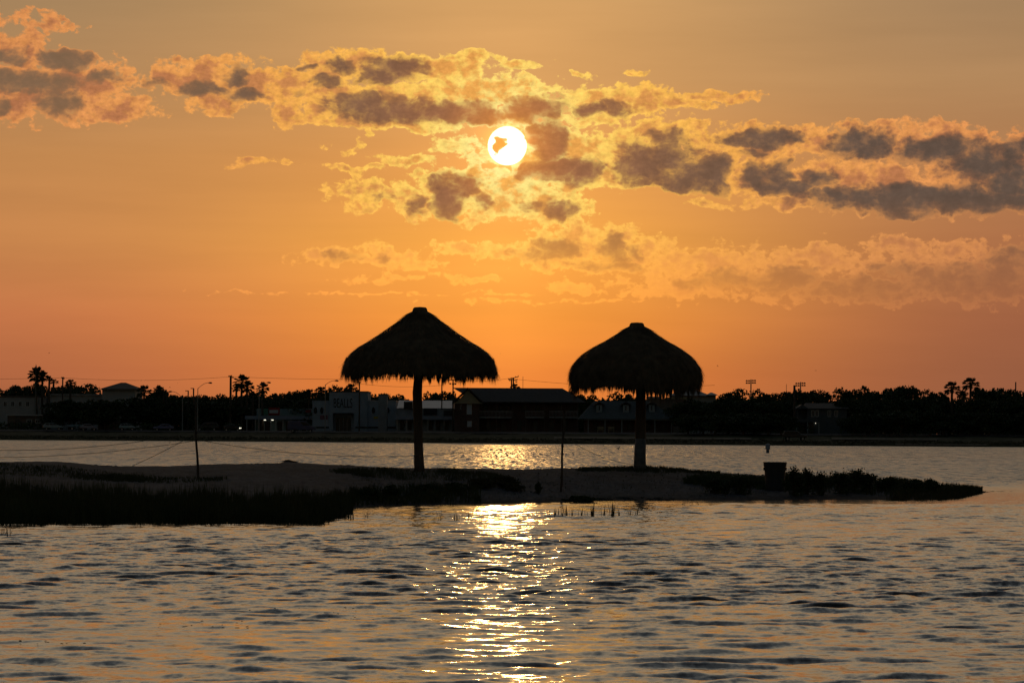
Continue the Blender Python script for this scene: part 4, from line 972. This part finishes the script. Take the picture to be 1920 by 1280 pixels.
# low block to the right, metal roof
d = dS(800, 60)
th = bthing('metal_roofed_shop', 'long low shop with a bright metal roof behind the wide parasol post', 'shop', 795, d)
bz(th, 742.5, 848, 766, None, d+1.5, 24, 'wall', mat('grey_blue_wall', (.26,.29,.33), .85, scale=.5))
mb = MB(); x0,x1 = wx(744,d), wx(849.5,d); z0,z1 = wz(790,764.8,d), wz(790,749.5,d)
mb.add([(x0,d+1.2,z0),(x1,d+1.2,z0),(x1,d+15,z1),(x0,d+15,z1),(x1,d+27,z0),(x0,d+27,z0)], [(0,1,2,3),(3,2,4,5),(0,3,5),(1,4,2),(0,5,4,1)]); part(mb, 'roof', m_metal, th)
for q in np.linspace(x0+.5, x1-.5, 26):
    mb = MB(); mb.add([(q-.04,d+1.2,z0+.02),(q+.04,d+1.2,z0+.02),(q+.04,d+15,z1+.06),(q-.04,d+15,z1+.06),(q-.04,d+1.2,z0-.06),(q+.04,d+1.2,z0-.06)], [(0,1,2,3),(0,4,5,1)]); part(mb, 'roof_seam', m_metal, th)
bz(th, 740, 848.5, 780, 786.5, d-1.2, 2.6, 'canopy', m_awn)
bz(th, 794, 819, 765.5, 777.5, d+1.2, .25, 'sign_panel', m_letter, 'wide dark sign panel')
bz(th, 757, 773, 752.5, 765.2, d+.6, 5, 'roof_unit', M_dark)
for a in (744, 762, 802, 815, 832): bz(th, a, a+1.3, 786.5, None, d-1, .25, 'canopy_post', m_pale)
for a in (750, 764, 803, 817, 833): win(th, a, a+8, 789, 806, d+1.5, M_dark)
bz(th, 832, 849, 769, 781, d+.9, .5, 'side_panel', M_dark)
th = bthing('rooftop_room', 'small box-shaped room standing above the metal roof', 'building', 717, d+6)
bz(th, 709, 725.3, 739, None, d+6, 6, 'wall', mat('grey_blue_wall', (.26,.29,.33), .85, scale=.5)); bz(th, 708.7, 725.6, 738.2, 739, d+5.8, 6.4, 'coping', M_dark)
d = dS(720, 57)
th = bthing('street_sign', 'thin dark pole in front of the blue-grey store wing', 'pole', 723.5, d)
bz(th, 723, 724.4, 785, None, d, .2, 'post', M_dark); bz(th, 722, 725.6, 783, 785.4, d-.03, .08, 'plate', M_dark)

# two-storey house with long roof and balcony
d = dS(960, 62)
th = bthing('two_storey_house', 'two-storey brown house with a long roof, pale gable and upstairs balcony', 'house', 965, d)
zE = wz(965, 753.5, d); zR = wz(965, 726.5, d)
bz(th, 852, 898, 753, None, d-2.5, 17, 'wall', m_brick); bz(th, 898.2, 1083, 753, None, d+2, 12.5, 'wall', m_brick)
mb = MB(); gable(mb, wx(896,d), wx(1096,d), d-1.5, d+16.5, zE, zR, -5.5, 4.6, .3)
part(mb, 'roof', m_shing, th)
mb = MB(); xa, xb, xm = wx(848,d), wx(908,d), wx(877,d)   # front gable: roof slopes and boarded gable face
zr2 = wz(877, 726, d-3)
mb.add([(xa,d-3.4,zE-.15),(xm,d-3.4,zr2),(xb,d-3.4,zE-.15),(xa,d+14,zE-.15),(xm,d+14,zr2),(xb,d+14,zE-.15),
        (xa,d-3.4,zE-.4),(xm,d-3.4,zr2-.28),(xb,d-3.4,zE-.4),(xa,d+14,zE-.4),(xm,d+14,zr2-.28),(xb,d+14,zE-.4)],
       [(0,1,4,3),(1,2,5,4),(6,9,10,7),(7,10,11,8),(0,6,7,1),(1,7,8,2),(3,4,10,9),(4,5,11,10),(0,3,9,6),(2,8,11,5)]); part(mb, 'roof', m_shing, th)
mb = MB(); mb.prism([(xa+.7,zE-.3),(xb-.7,zE-.3),(xm,zr2-.5)], d-2.6, d-2.3); part(mb, 'gable_boards', m_tan, th)
mb = MB(); mb.box(xa+.3, xb-.3, d-3.2, d-2.6, zE-.42, zE-.2); part(mb, 'eave_trim', m_tan, th)
bz(th, 899, 1084, 753.6, 755, d-.2, .3, 'eave_trim', m_tan)
win(th, 863, 865.5, 758, 767, d-2.5, mull=0)
w_ = win(th, 875, 884.5, 757, 776.5, d-2.5, mg=mat('pale_curtain_glass', (.5,.55,.66), .4, var=0))
win(th, 876, 884.5, 789, 800, d-2.5, mg=mat('pale_curtain_glass', (.5,.55,.66), .4, var=0))
for s0, s1 in ((897, 960), (985, 1020), (1030, 1083)):
    bz(th, s0, s1, 781.5, 783.2, d-1.2, 3.2, 'balcony_floor', m_pale)
    rl = bz(th, s0, s1, 770.5, 771.3, d-1.15, .1, 'balcony_rail', m_pale)
    for a in np.arange(s0+.5, s1, 2.6): 
        mb = MB(); mb.box(wx(a,d), wx(a+.35,d), d-1.13, d-1.07, wz(a,781.4,d), wz(a,771.4,d)); part(mb, 'baluster', m_pale, rl)
for a in (905, 935, 948, 978, 1003, 1044, 1068): win(th, a, a+9, 759, 771, d+2, M_dark)
for a in (912, 940, 970, 1000, 1030, 1056): bz(th, a, a+8, 788, None, d+1.92, .1, 'door', m_dkdoor)
for a in (898, 930, 961, 985, 1020, 1052, 1083): bz(th, a, a+1.2, 755, None, d-1.0, .25, 'post', m_stone)
for i_ in range(11):
    bz(th, 853+i_*2.2, 856.5+i_*2.2, 765+i_*4, 766.2+i_*4, d-3.6, 1.0, 'stair_tread', m_stone)

# house with dormers and a porch
d = dS(1175, 54)
th = bthing('dormer_house', 'low house with three dormers and a white-posted porch under the domed parasol', 'house', 1175, d)
bz(th, 1096, 1262, 787, None, d+2.6, 10, 'wall', m_brick)
mb = MB(); z0, z1 = wz(1178,785.5,d), wz(1178,751,d)
gable(mb, wx(1086,d), wx(1272,d), d-.6, d+15, z0, z1, 3.2, 6.0, .2); part(mb, 'roof', mat('green_grey_shingle', (.11,.13,.14), .9, scale=2), th)
bz(th, 1095, 1269, 784.8, 787.5, d-.3, .3, 'porch_beam', mat('grey_trim', (.3,.34,.36), .8))
for a in (1103, 1134.5, 1166, 1197.5, 1228, 1259): bz(th, a-.9, a+.9, 787.5, None, d-.25, .25, 'porch_post', mat('grey_trim', (.3,.34,.36), .8))
for a in (1112, 1146, 1176, 1210, 1240): win(th, a, a+10, 792, 806, d+2.6, M_dark)
for i_, a in enumerate((1123.5, 1173.5, 1222)):
    dy = d+2.2
    x0, x1 = wx(a-5.5,dy), wx(a+5.5,dy); z0_, z1_ = wz(a,770.5,dy), wz(a,759,dy)
    mb = MB(); mb.box(x0, x1, dy, dy+4, z0_-.2, z1_); dm = part(mb, 'dormer', mat('grey_trim', (.3,.34,.36), .8), th)
    mb = MB(); gx_ = (x0+x1)/2; zt_ = wz(a,754.5,dy)
    mb.add([(x0-.5,dy-.3,z1_-.1),(gx_,dy-.3,zt_),(x1+.5,dy-.3,z1_-.1),(x0-.5,dy+6,z1_-.1),(gx_,dy+6,zt_),(x1+.5,dy+6,z1_-.1),(x0-.5,dy-.3,z1_+.12),(gx_,dy-.3,zt_+.25),(x1+.5,dy-.3,z1_+.12),(x0-.5,dy+6,z1_+.12),(gx_,dy+6,zt_+.25),(x1+.5,dy+6,z1_+.12)],
           [(6,7,10,9),(7,8,11,10),(0,1,7,6),(1,2,8,7),(0,3,4,1),(1,4,5,2),(0,6,9,3),(2,5,11,8)]); part(mb, 'dormer_roof', m_shing, dm)
    mb = MB(); mb.box(x0+.5, x1-.5, dy-.05, dy+.02, z0_+.15, z1_-.15); part(mb, 'pane', M_glass, dm)
# white bench or planter on the porch side, chairs row
for j, a in enumerate((1120, 1140)):
    d2 = d-.9; o = bthing('porch_bench', ('left' if j == 0 else 'right') + ' pale bench before the porch of the dormered house', 'bench', a+6, d2, group='benches before the porch')
    bz(o, a, a+12, 804.2, 805.4, d2, .5, 'seat', m_tan); bz(o, a, a+12, 800, 802.5, d2+.45, .07, 'backrest', m_tan)
    for q in (a+.6, a+10.6): bz(o, q, q+.8, 802.5 if False else 805.4, None, d2+.05, .4, 'leg', m_tan)

# roofs farther back and the pale house at the right
d = dS(1310, 100)
th = bthing('hip_roofed_house', 'house whose pale hip roof peeps out right of the domed parasol', 'house', 1300, d)
bz(th, 1262, 1342, 741, None, d, 16, 'wall', m_pale)
mb = MB(); gable(mb, wx(1258,d), wx(1330,d), d-1, d+17, wz(1300,741.5,d), wz(1300,724,d), 4.0, 4.6, .3); part(mb, 'roof', mat('pale_roof', (.3,.31,.33), .6, scale=1), th)
mb = MB(); gable(mb, wx(1326,d), wx(1344,d), d-2, d+8, wz(1335,740.5,d), wz(1335,735.3,d), .8, .9, .2); part(mb, 'roof', mat('pale_roof', (.3,.31,.33), .6, scale=1), th)
d = dS(1240, 84)
th = bthing('long_low_roof', 'long low building with two flat pale roof edges right of the domed parasol post', 'building', 1250, d)
bz(th, 1214, 1290, 748, None, d, 12, 'wall', m_stone); bz(th, 1213, 1240, 743.2, 746.5, d-.3, 6, 'roof', m_pale); bz(th, 1250, 1290, 744.7, 748, d-.3, 6, 'roof', m_tan)
d = dS(1545, 52)
th = bthing('pale_house', 'shadowed two-storey pale house with a small front gable at the right', 'house', 1530, d)
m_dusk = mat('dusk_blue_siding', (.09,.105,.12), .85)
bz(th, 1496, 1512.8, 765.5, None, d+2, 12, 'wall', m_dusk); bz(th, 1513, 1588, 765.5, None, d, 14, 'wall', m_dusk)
mb = MB(); x0, x1 = wx(1491,d), wx(1516,d); zz0, zz1 = wz(1503,766,d), wz(1503,758,d)
mb.prism([(x0,zz0),(x1,zz0),((x0+x1)/2,zz1)], d-1.6, d+8); part(mb, 'front_gable', m_dusk, th)
mb = MB(); gable(mb, wx(1511,d), wx(1590,d), d-.5, d+14.6, wz(1550,765.6,d), wz(1550,755,d), .3, .3, .2); part(mb, 'roof', m_shing, th)
bz(th, 1492, 1538, 785.5, 790.5, d-1.6, 1.5, 'balcony', m_dusk)
for a in (1521, 1529, 1552, 1565): win(th, a, a+6, 769, 781, d)
for a in (1493, 1514, 1535): bz(th, a, a+1.2, 790.5, None, d-1.4, .2, 'post', m_pale)
bz(th, 1498, 1510, 793, None, d-.1+2, .1, 'door', m_dkdoor); bz(th, 1516, 1526, 793, None, d-.09, .08, 'door', m_dkdoor)
mb = MB(); x_, z_ = wx(1529.3,d), wz(1529.3,793,d); mb.box(x_-.045, x_+.045, d-.3, d-.02, z_-.05, z_+.05); part(mb, 'lamp', M_lampon, th, 'lit wall lamp')
# low timber rail fence by the right-hand path
d = dS(1660, 24)
th = bthing('rail_fence', 'low rail fence with many short posts along the right-hand path', 'fence', 1670, d)
for y in (813.2, 817): bz(th, 1596, 1748, y, y+.8, d, .12, 'rail', M_pole)
for a in range(1598, 1750, 12): bz(th, a, a+1.6, 812, None, d-.06, .25, 'post', M_pole)

# ------------------------------------------------------------------ poles, street lamps, wires
def upole(px, ytop, s_, label, arms=(), r0=0.15, extra=None, lean=0.0, ins=True, name='utility_pole', cat='utility pole', group='utility poles on the far shore'):
    d = dS(px, s_); g = far_pt(px, s_); th = thing(name, label, cat, g, group=group)
    H = P(px, ytop, d).z - g.z; k = d/F
    mb = MB(); mb.tube([(0, 0, -.5), (lean*H*.5, 0, H*.5), (lean*H, 0, H)], [r0*1.25, r0*1.1, r0], 8); mb.build('pole', M_pole, th)
    for (dy, w, off_, tilt) in arms:
        mb = MB(); z = H-dy*k; x = lean*z+off_*k; mb.tube([(x-w*k/2, -.2, z-tilt*k/2), (x+w*k/2, -.2, z+tilt*k/2)], 0.09, 4); a_ = mb.build('crossarm', M_pole, th)
        if ins:
            for q in (-.46, -.2, .2, .46):
                mb = MB(); xx = x+q*w*k; zz = z+q*tilt*k; mb.tube([(xx, -.2, zz), (xx, -.2, zz+.28)], .06, 5); mb.build('insulator', M_dark, a_)
    if extra:
        for (dy, off_, hh) in extra:
            mb = MB(); z = H-dy*k; mb.tube([(off_*k, -.45, z-hh*k), (off_*k, -.45, z)], .22, 8); mb.build('transformer', M_dark, th)
    return th
upole(118, 707, 66, 'short-armed utility pole left of the first street trees', [(1.5, 5, 0, 0), (3, 4, 1.5, 0)], .16)
upole(433, 704, 56, 'tall stout utility pole beside the tallest palm', [(1.5, 7, -1, 1), (3.5, 7, 2, -1)], .24)
upole(307.5, 728.5, 60, 'stubby pole at the left of the arching lamp', [(0.6, 4, -1, 0)], .14, ins=False)
upole(312.5, 730.5, 60, 'stubby bare pole joined to the arching lamp', [], .14, ins=False)
upole(353.5, 732, 58, 'left one of the pair of poles with a one-sided arm', [(0.5, 6, -2.5, 0)], .14, ins=False)
upole(363.5, 727.5, 58, 'right one of the pair of poles with a one-sided arm', [(0.5, 6, -2.5, 0)], .16, ins=False)
upole(674.5, 716, 64, 'pole under the left eave of the wide parasol', [(1, 8, -1, 0)], .14)
upole(829, 706, 66, 'slim utility pole just right of the wide parasol post', [(1.5, 16, 4, 1)], .13)
upole(850, 711, 62, 'cross-shaped utility pole with transformers before the two-storey house', [(1, 18, 0, 0)], .14, extra=[(7, -5.2, 2.6), (7, 0, 3.5), (7, 4.2, 3)])
upole(965, 707.5, 96, 'leaning utility pole with tilted crossarms above the long roof', [(1, 20, 0, 6), (5, 9, 3, 1)], .16, extra=[(7, 3.5, 2)], lean=-.02)
upole(959.5, 712, 98, 'second shorter pole just left of the leaning one above the long roof', [(.6, 6, -1.5, 2)], .15)
upole(1490, 722, 50, 'plain timber pole rising from the trees left of the right floodlight', [], .22, ins=False)
def mast(px, ytop, s_, label, r_=.05):
    g = far_pt(px, s_); H = wz(px, ytop, dS(px, s_)) - g.z
    mb = MB(); mb.tube([(0, 0, -.3), (0, 0, H)], r_, 5); tag(mb.build('antenna_mast', M_dark, None, g), label, 'mast', 'thin antenna masts')
mast(981, 705.5, 100, 'hair-thin antenna rising over the long roof'); mast(1475, 720, 90, 'thin antenna left of the plain timber pole')
mast(1905, 716, 90, 'thin mast near the right frame edge', .14); mast(296.5, 723, 70, 'thin antenna with a short top beside the tower palms', .07)
mast(1041, 776, 50, 'short thin mast before the right end of the two-storey house', .05)
def street_lamp(px, y0, xh, yh_, s_, label):
    d = dS(px, s_); g = far_pt(px, s_); k = d/F; th = thing('street_lamp', label, 'street lamp', g, group='street lamps along the shore road')
    H = P(px, y0, d).z - g.z; X_ = (xh-px)*k; Z_ = P(xh, yh_, d).z - g.z
    mb = MB(); mb.tube([(0, 0, -.3), (0, 0, H*.5), (0, 0, H)], [.13, .10, .075], 8); mb.build('pole', M_steel, th)
    mb = MB(); mb.tube([(0, 0, H-.15), (X_*.25, 0, H+(Z_-H)*.42), (X_*.55, 0, H+(Z_-H)*.85), (X_*.8, 0, Z_), (X_, 0, Z_)], .05, 6); mb.build('arm', M_steel, th)
    sg_ = 1 if X_ > 0 else -1
    mb = MB(); mb.tube([(X_-.35*sg_, 0, Z_), (X_, 0, Z_+.02), (X_+.35*sg_, 0, Z_-.02), (X_+.6*sg_, 0, Z_-.03)], [.06, .17, .18, .05], 8); mb.build('lamp_head', M_dark, th)
    return th
street_lamp(371.5, 727.5, 393.5, 717.5, 45, 'tallest arched street lamp, at the left above the thin leaning pole')
street_lamp(343.0, 745, 321, 734, 45, 'low street lamp whose arm arches to the left')
street_lamp(486.5, 722, 503.5, 717, 45, 'street lamp half hidden by the round palm')
street_lamp(610.5, 720.5, 630.5, 713.5, 45, 'street lamp in front of the blue-grey store')
def floodlight(px, ytop, s_, label, tilt=0):
    d = dS(px, s_); g = far_pt(px, s_); k = d/F; th = thing('floodlight_mast', label, 'floodlight mast', g, group='sports floodlight masts')
    H = P(px, ytop, d).z - g.z
    mb = MB(); mb.tube([(0, 0, -.5), (0, 0, H)], [.22, .13], 8); mb.build('pole', M_steel, th)
    for row in (1.9, 6.1):
        z = H-row*k; mb = MB(); mb.tube([(-8.5*k, 0, z-.3*k), (8.5*k, 0, z+.3*k)], .018, 4); a_ = mb.build('crossarm', M_steel, th)
        for q in (-8, -3.6, 3.4, 7.6):
            mb = MB(); x = q*k; zz = z+(.8 if q > 0 else -.8)*.3*k
            mb.lathe([(.05, .18), (.20, .10), (.26, -.10), (.22, -.18), (.02, -.13)], 10); mb.v = [(v[0]+x, v[1]-.1, v[2]+zz-.05) for v in mb.v]; mb.build('floodlight', M_dark, a_)
floodlight(1408.5, 711, 190, 'left floodlight mast with two rows of lamps above the trees')
floodlight(1501.5, 716, 200, 'right floodlight mast with two rows of lamps above the trees')
Gw = 'power lines crossing the far shore'
def far_line(a, b_, sag, label): line('power_line', P(a[0], a[1], dS(a[0], a[2])), P(b_[0], b_[1], dS(b_[0], b_[2])), sag, .028, label, Gw, 'power line')
far_line((-260,704,66), (118,708,66), .5, 'faint power line left of the short-armed pole')
far_line((118,708,66), (433,706,56), .7, 'faint power line from the short-armed pole to the tall one')
far_line((433,706,56), (829,709,66), .4, 'faint power line from the tall pole towards the wide parasol')
far_line((850,712,62), (960,708,96), .5, 'faint power line from the transformer pole to the leaning pole')
far_line((970,711,96), (1340,722,90), .8, 'faint power line from the leaning pole behind the domed parasol')
far_line((674,719,64), (829,722,66), .5, 'faint lower power line behind the wide parasol')
# limp flag on its staff
g = far_pt(67.5, 68); H = wz(67.5, 682.5, dS(67.5, 68)) - g.z
th = thing('flag', 'limp dark flag on a thin staff above the shaggy palm', 'flag', g)
mb = MB(); mb.tube([(0, 0, -.2), (0, 0, H)], .035, 5); mb.build('staff', M_steel, th)
mb = MB(); r = random.Random(3); n_ = 9; vs = []
for i_ in range(n_):
    z = H-.15-i_*1.25/(n_-1); w = .12+.42*(i_/(n_-1))**1.2
    for q in range(5): vs.append((.04+w*(q/4-.25)*.95, .10*math.sin(q*2.1+i_*.4), z-.12*q/4))
mb.add(vs, [(i_*5+q, i_*5+q+1, i_*5+q+6, i_*5+q+5) for i_ in range(n_-1) for q in range(4)]); o = mb.build('cloth', mat('flag_cloth', (.08,.06,.07), .9), th)
md = o.modifiers.new('thick', 'SOLIDIFY'); md.thickness = .03

# ------------------------------------------------------------------ vehicles
def car(kind, px0, px1, ybase, d, color, label, face=1, lit=None):
    """side view along x; face=+1 looks right"""
    k = d/F; L = (px1-px0)*k; c = (px0+px1)/2; x = wx(c, d); g = float(far_z(x, d))+.15
    Wd = 1.85; h = {'sedan': 1.45, 'suv': 1.78, 'pickup': 1.85, 'van': 2.35, 'hatch': 1.5}[kind]
    th = thing('parked_' + {'sedan': 'car', 'suv': 'suv', 'pickup': 'pickup', 'van': 'van', 'hatch': 'car'}[kind], label, {'suv': 'SUV', 'pickup': 'pickup truck', 'van': 'van'}.get(kind, 'car'), (x, d, g), group='vehicles parked along the far shore')
    mc = mat('car_paint_%d_%d_%d' % tuple(int(q*100) for q in color), color, .3, .5, var=0, coat=1.0)
    prof = {'sedan': ([(-.5,.30),(-.49,.62),(-.44,.66),(-.30,.68),(.22,.66),(.40,.58),(.49,.50),(.5,.28)], [(-.40,.66),(-.24,.97),(.02,1.0),(.10,.96),(.26,.64)]),
            'hatch': ([(-.5,.30),(-.49,.66),(-.40,.68),(.22,.66),(.42,.58),(.49,.46),(.5,.28)], [(-.47,.66),(-.36,.96),(.0,1.0),(.12,.92),(.32,.62)]),
            'suv': ([(-.5,.30),(-.5,.62),(.20,.62),(.44,.56),(.49,.48),(.5,.26)], [(-.49,.60),(-.43,.97),(.05,1.0),(.12,.96),(.25,.60)]),
            'pickup': ([(-.5,.34),(-.5,.60),(-.06,.60),(.22,.62),(.44,.58),(.49,.50),(.5,.28)], [(-.12,.60),(-.09,.96),(.10,1.0),(.14,.97),(.25,.60)]),
            'van': ([(-.5,.22),(-.5,.60),(.26,.58),(.44,.50),(.49,.38),(.5,.20)], [(-.495,.58),(-.48,.97),(-.45,1.0),(.10,1.0),(.16,.96),(.33,.56)])}[kind]
    mb = MB(); body = [(a*L*face, b_*h) for a, b_ in prof[0]]; mb.prism(body, 0, Wd); b0 = mb.build('body', mc, th)
    bv = b0.modifiers.new('bevel', 'BEVEL'); bv.width = .09; bv.segments = 2; bv.limit_method = 'ANGLE'
    cab = [(a*L*face, b_*h) for a, b_ in prof[1]]; mb = MB(); mb.prism(cab, .12, Wd-.12); cb = mb.build('cabin', mc, th)
    bv = cb.modifiers.new('bevel', 'BEVEL'); bv.width = .08; bv.segments = 2; bv.limit_method = 'ANGLE'
    xs = [a for a, _ in cab]; x_lo, x_hi = min(xs), max(xs); zc0 = prof[1][0][1]*h+.04; zc1 = h*.93
    lo_t = cab[1][0]; hi_t = cab[-2][0]
    ins = lambda p_, q_, t: p_+(q_-p_)*t
    if kind == 'van': panes = [(.66,.97)]
    elif kind == 'pickup': panes = [(.10,.50),(.54,.92)]
    else: panes = [(.08,.36),(.39,.66),(.69,.92)]
    bl, br, tl_, tr_ = (cab[0][0], cab[-1][0], cab[1][0], cab[-2][0])
    for a, b_ in panes:
        mb = MB(); pb0, pb1 = ins(bl, br, a), ins(bl, br, b_); pt0, pt1 = ins(tl_, tr_, a), ins(tl_, tr_, b_)
        mb.add([(pb0,.105,zc0),(pb1,.105,zc0),(pt1,.105,zc1),(pt0,.105,zc1),(pb0,.14,zc0),(pb1,.14,zc0),(pt1,.14,zc1),(pt0,.14,zc1)], [(0,1,2,3),(7,6,5,4),(0,4,5,1),(1,5,6,2),(2,6,7,3),(3,7,4,0)]); mb.build('window', M_glass, th)
    mb = MB(); fx = cab[-1][0]; ft = cab[-2][0]
    mb.add([(fx,.2,zc0),(fx,Wd-.2,zc0),(ft,Wd-.25,zc1),(ft,.25,zc1)], [(0,1,2,3)]); mb.v = [(v[0]+.02*face, v[1], v[2]+.015) for v in mb.v]; mb.build('windscreen', M_glass, th)
    R_ = .34 if kind in ('sedan', 'hatch') else .38
    for wx_ in (-.31, .31):
        for y0_ in (-.02, Wd-.20):
            mb = MB(); mb.lathe([(R_*.6, 0), (R_, .02), (R_, .20), (R_*.6, .22)], 16); mb.v = [(v[0]+wx_*L, v[2]+y0_, v[1]+R_-.13) for v in mb.v]; wh = mb.build('wheel', M_tyre, th)
            mb = MB(); mb.lathe([(.01, .03), (R_*.55, .015), (R_*.6, .05), (R_*.6, .19), (.01, .2)], 12); mb.v = [(v[0]+wx_*L, v[2]+y0_, v[1]+R_-.13) for v in mb.v]; mb.build('rim', M_rim, wh)
    for y0_ in (.12, Wd-.42):
        mb = MB(); xx = .497*L*face; mb.box(min(xx, xx+.03*face), max(xx, xx+.03*face), y0_, y0_+.3, .40*h, .48*h); mb.build('headlight', M_lampon if lit else M_white, th)
    mb = MB(); xx = -.5*L*face; mb.box(min(xx, xx-.03*face), max(xx, xx-.03*face), .1, Wd-.1, .24*h, .33*h); mb.build('bumper', M_dark, th)
    if lit:
        mb = MB(); mb.lathe([(.01,0),(.14,.02),(.12,.06),(.01,.08)], 10); mb.v = [(v[0]+.44*L*face, -v[2]-.01, v[1]+.42*h) for v in mb.v]; mb.build('headlight', M_lampon, th)
    return th
car('hatch', 80, 118, 806, dS(98, 44), (.32,.42,.46), 'pale blue-grey parked car at the far left', 1)
car('pickup', 128, 166, 806, dS(148, 47), (.20,.32,.42), 'blue parked pickup truck second from the left', 1)
car('sedan', 150, 183, 808, dS(166, 40), (.30,.28,.36), 'grey sedan parked before the blue pickup', 1)
car('hatch', 223, 254, 808, dS(240, 44), (.28,.42,.48), 'pale teal parked car right of the monument sign', 1)
car('sedan', 287, 326, 809, dS(305, 42), (.14,.16,.34), 'low dark blue sedan left of the thin leaning pole', -1)
car('suv', 366, 410, 806, dS(388, 48), (.03,.03,.035), 'black SUV with a glinting bonnet right of the thin leaning pole', -1)
car('sedan', 418, 452, 810, dS(435, 42), (.02,.02,.022), 'almost black car with one lit headlight left of the shops', 1, lit=True)
car('van', 539, 592, 813, dS(566, 34), (.05,.06,.16), 'large dark blue van parked before the low shops', 1)
car('suv', 1468, 1514, 824, dS(1490, 11), (.02,.02,.022), 'black SUV parked alone on the grass by the water, right', 1)
car('pickup', 1764, 1790, 812, dS(1777, 40), (.22,.34,.44), 'small pale blue pickup among the trees at the right', -1)
car('sedan', 1650, 1682, 811, dS(1666, 44), (.04,.04,.045), 'dark car under the trees right of the pale house', 1)
car('sedan', 1822, 1852, 812, dS(1837, 44), (.07,.07,.08), 'dark grey car under the trees near the right frame edge', 1)

# ------------------------------------------------------------------ birds
def bird(px, py, d, span_px, label, pose, seed, group='birds flying over the lake'):
    """body, two bent wings, tail; one surface"""
    c = P(px, py, d); s = span_px*d/F/2; mb = MB()
    h1, h2, roll = pose
    mb.tube([(0, -s*.62, 0), (0, -s*.45, 0), (0, -s*.1, -.02*s), (0, s*.25, 0), (0, s*.6, .02*s)], [s*.03, s*.09, s*.13, s*.10, s*.04], 6)
    for sg_, hh in ((-1, h1), (1, h2)):
        a = (0.06*s*sg_, -s*.16, .05*s); b0 = (0.06*s*sg_, s*.16, .05*s); m0 = (.5*s*sg_, -s*.22, hh*.75*s); m1 = (.5*s*sg_, s*.12, hh*.75*s); t0 = (1.0*s*sg_, .0, hh*s); t1 = (.95*s*sg_, s*.12, hh*s*.97)
        k = len(mb.v); th_ = .03*s
        up = [a, b0, m0, m1, t0, t1]; mb.add(up + [(q[0], q[1], q[2]-th_) for q in up],
               [(0,2,3,1),(2,4,5,3),(7,9,8,6),(9,11,10,8),(0,6,8,2),(2,8,10,4),(1,3,9,7),(3,5,11,9),(4,10,11,5),(0,1,7,6)])
    mb.add([(-.05*s, s*.5, 0), (.05*s, s*.5, 0), (.16*s, s*.85, .01*s), (-.16*s, s*.85, .01*s), (-.05*s, s*.5, -.03*s), (.05*s, s*.5, -.03*s)], [(0,1,2,3),(4,3,2,5),(0,3,4),(1,5,2)])
    o = mb.build('bird', M_bird, None, c); o.rotation_euler = (0, roll, rnd.uniform(-1.0, 1.0))
    return tag(o, label, 'bird', group)
bird(1133, 837, 330, 10, 'dark bird with raised wings over the water, nearer the thin pole', (.9,.5,.3), 1)
bird(1159.5, 841, 330, 12, 'bird with wings spread in a V beside the domed parasol post', (.55,.75,-.1), 2)
bird(119, 831, 420, 5, 'small bird over the water at the far left', (.7,.7,0), 3)
bird(318, 830, 400, 6, 'small bird over the water, upper of two left of the thin leaning pole', (.4,.9,.2), 4)
bird(335.5, 833, 400, 8, 'small bird beside the slanting rope left of the thin leaning pole', (.5,.3,.4), 5)
bird(430.5, 830.5, 420, 5, 'tiny bird over the water right of the thin leaning pole', (.8,.6,0), 6)
bird(92, 661.5, 420, 5, 'tiny bird in the sky above the leftmost palms', (.3,.1,.2), 7)
bird(332.5, 718, 420, 4, 'upper one of two tiny birds above the low street lamp', (.8,.6,.5), 8)
bird(318, 726, 420, 5, 'lower one of two tiny birds above the low street lamp', (.3,.4,0), 9)
bird(938, 663, 420, 4, 'tiny bird in the sky right of the wide parasol', (.5,.7,.4), 10)
bird(1345.5, 686, 450, 5, 'tiny bird in the sky right of the domed parasol', (.2,.4,.9), 11)
bird(1529.5, 694.5, 450, 6, 'tiny bird gliding above the right floodlight mast', (.12,.12,0), 12)
bird(1426, 712.5, 450, 4, 'speck of a bird beside the left floodlight mast', (.2,.2,0), 13)

# ------------------------------------------------------------------ floating specks on the near water
r = np.random.default_rng(9); C = []
for x0, x1, y0, y1, n in ((300, 470, 1165, 1180, 16), (470, 720, 1140, 1170, 26), (880, 1130, 1130, 1160, 6), (40, 200, 1200, 1215, 8)):
    for i_ in range(n):
        px_, py_ = r.uniform(x0, x1), r.uniform(y0, y1); dd = CAM_H*F/(py_-YH(px_)); C.append(((px_-960)/F*dd, dd, 0.012))
mb = MB()
for x, y, z in C:
    s_ = r.uniform(.0015, .0045); mb.tube([(x-s_*3, y, z), (x, y, z+s_*.5), (x+s_*3, y, z)], [s_*.4, s_, s_*.4], 5)
tag(mb.build('floating_debris', M_bark), 'scattered dark specks floating on the near water', 'debris', kind='stuff')
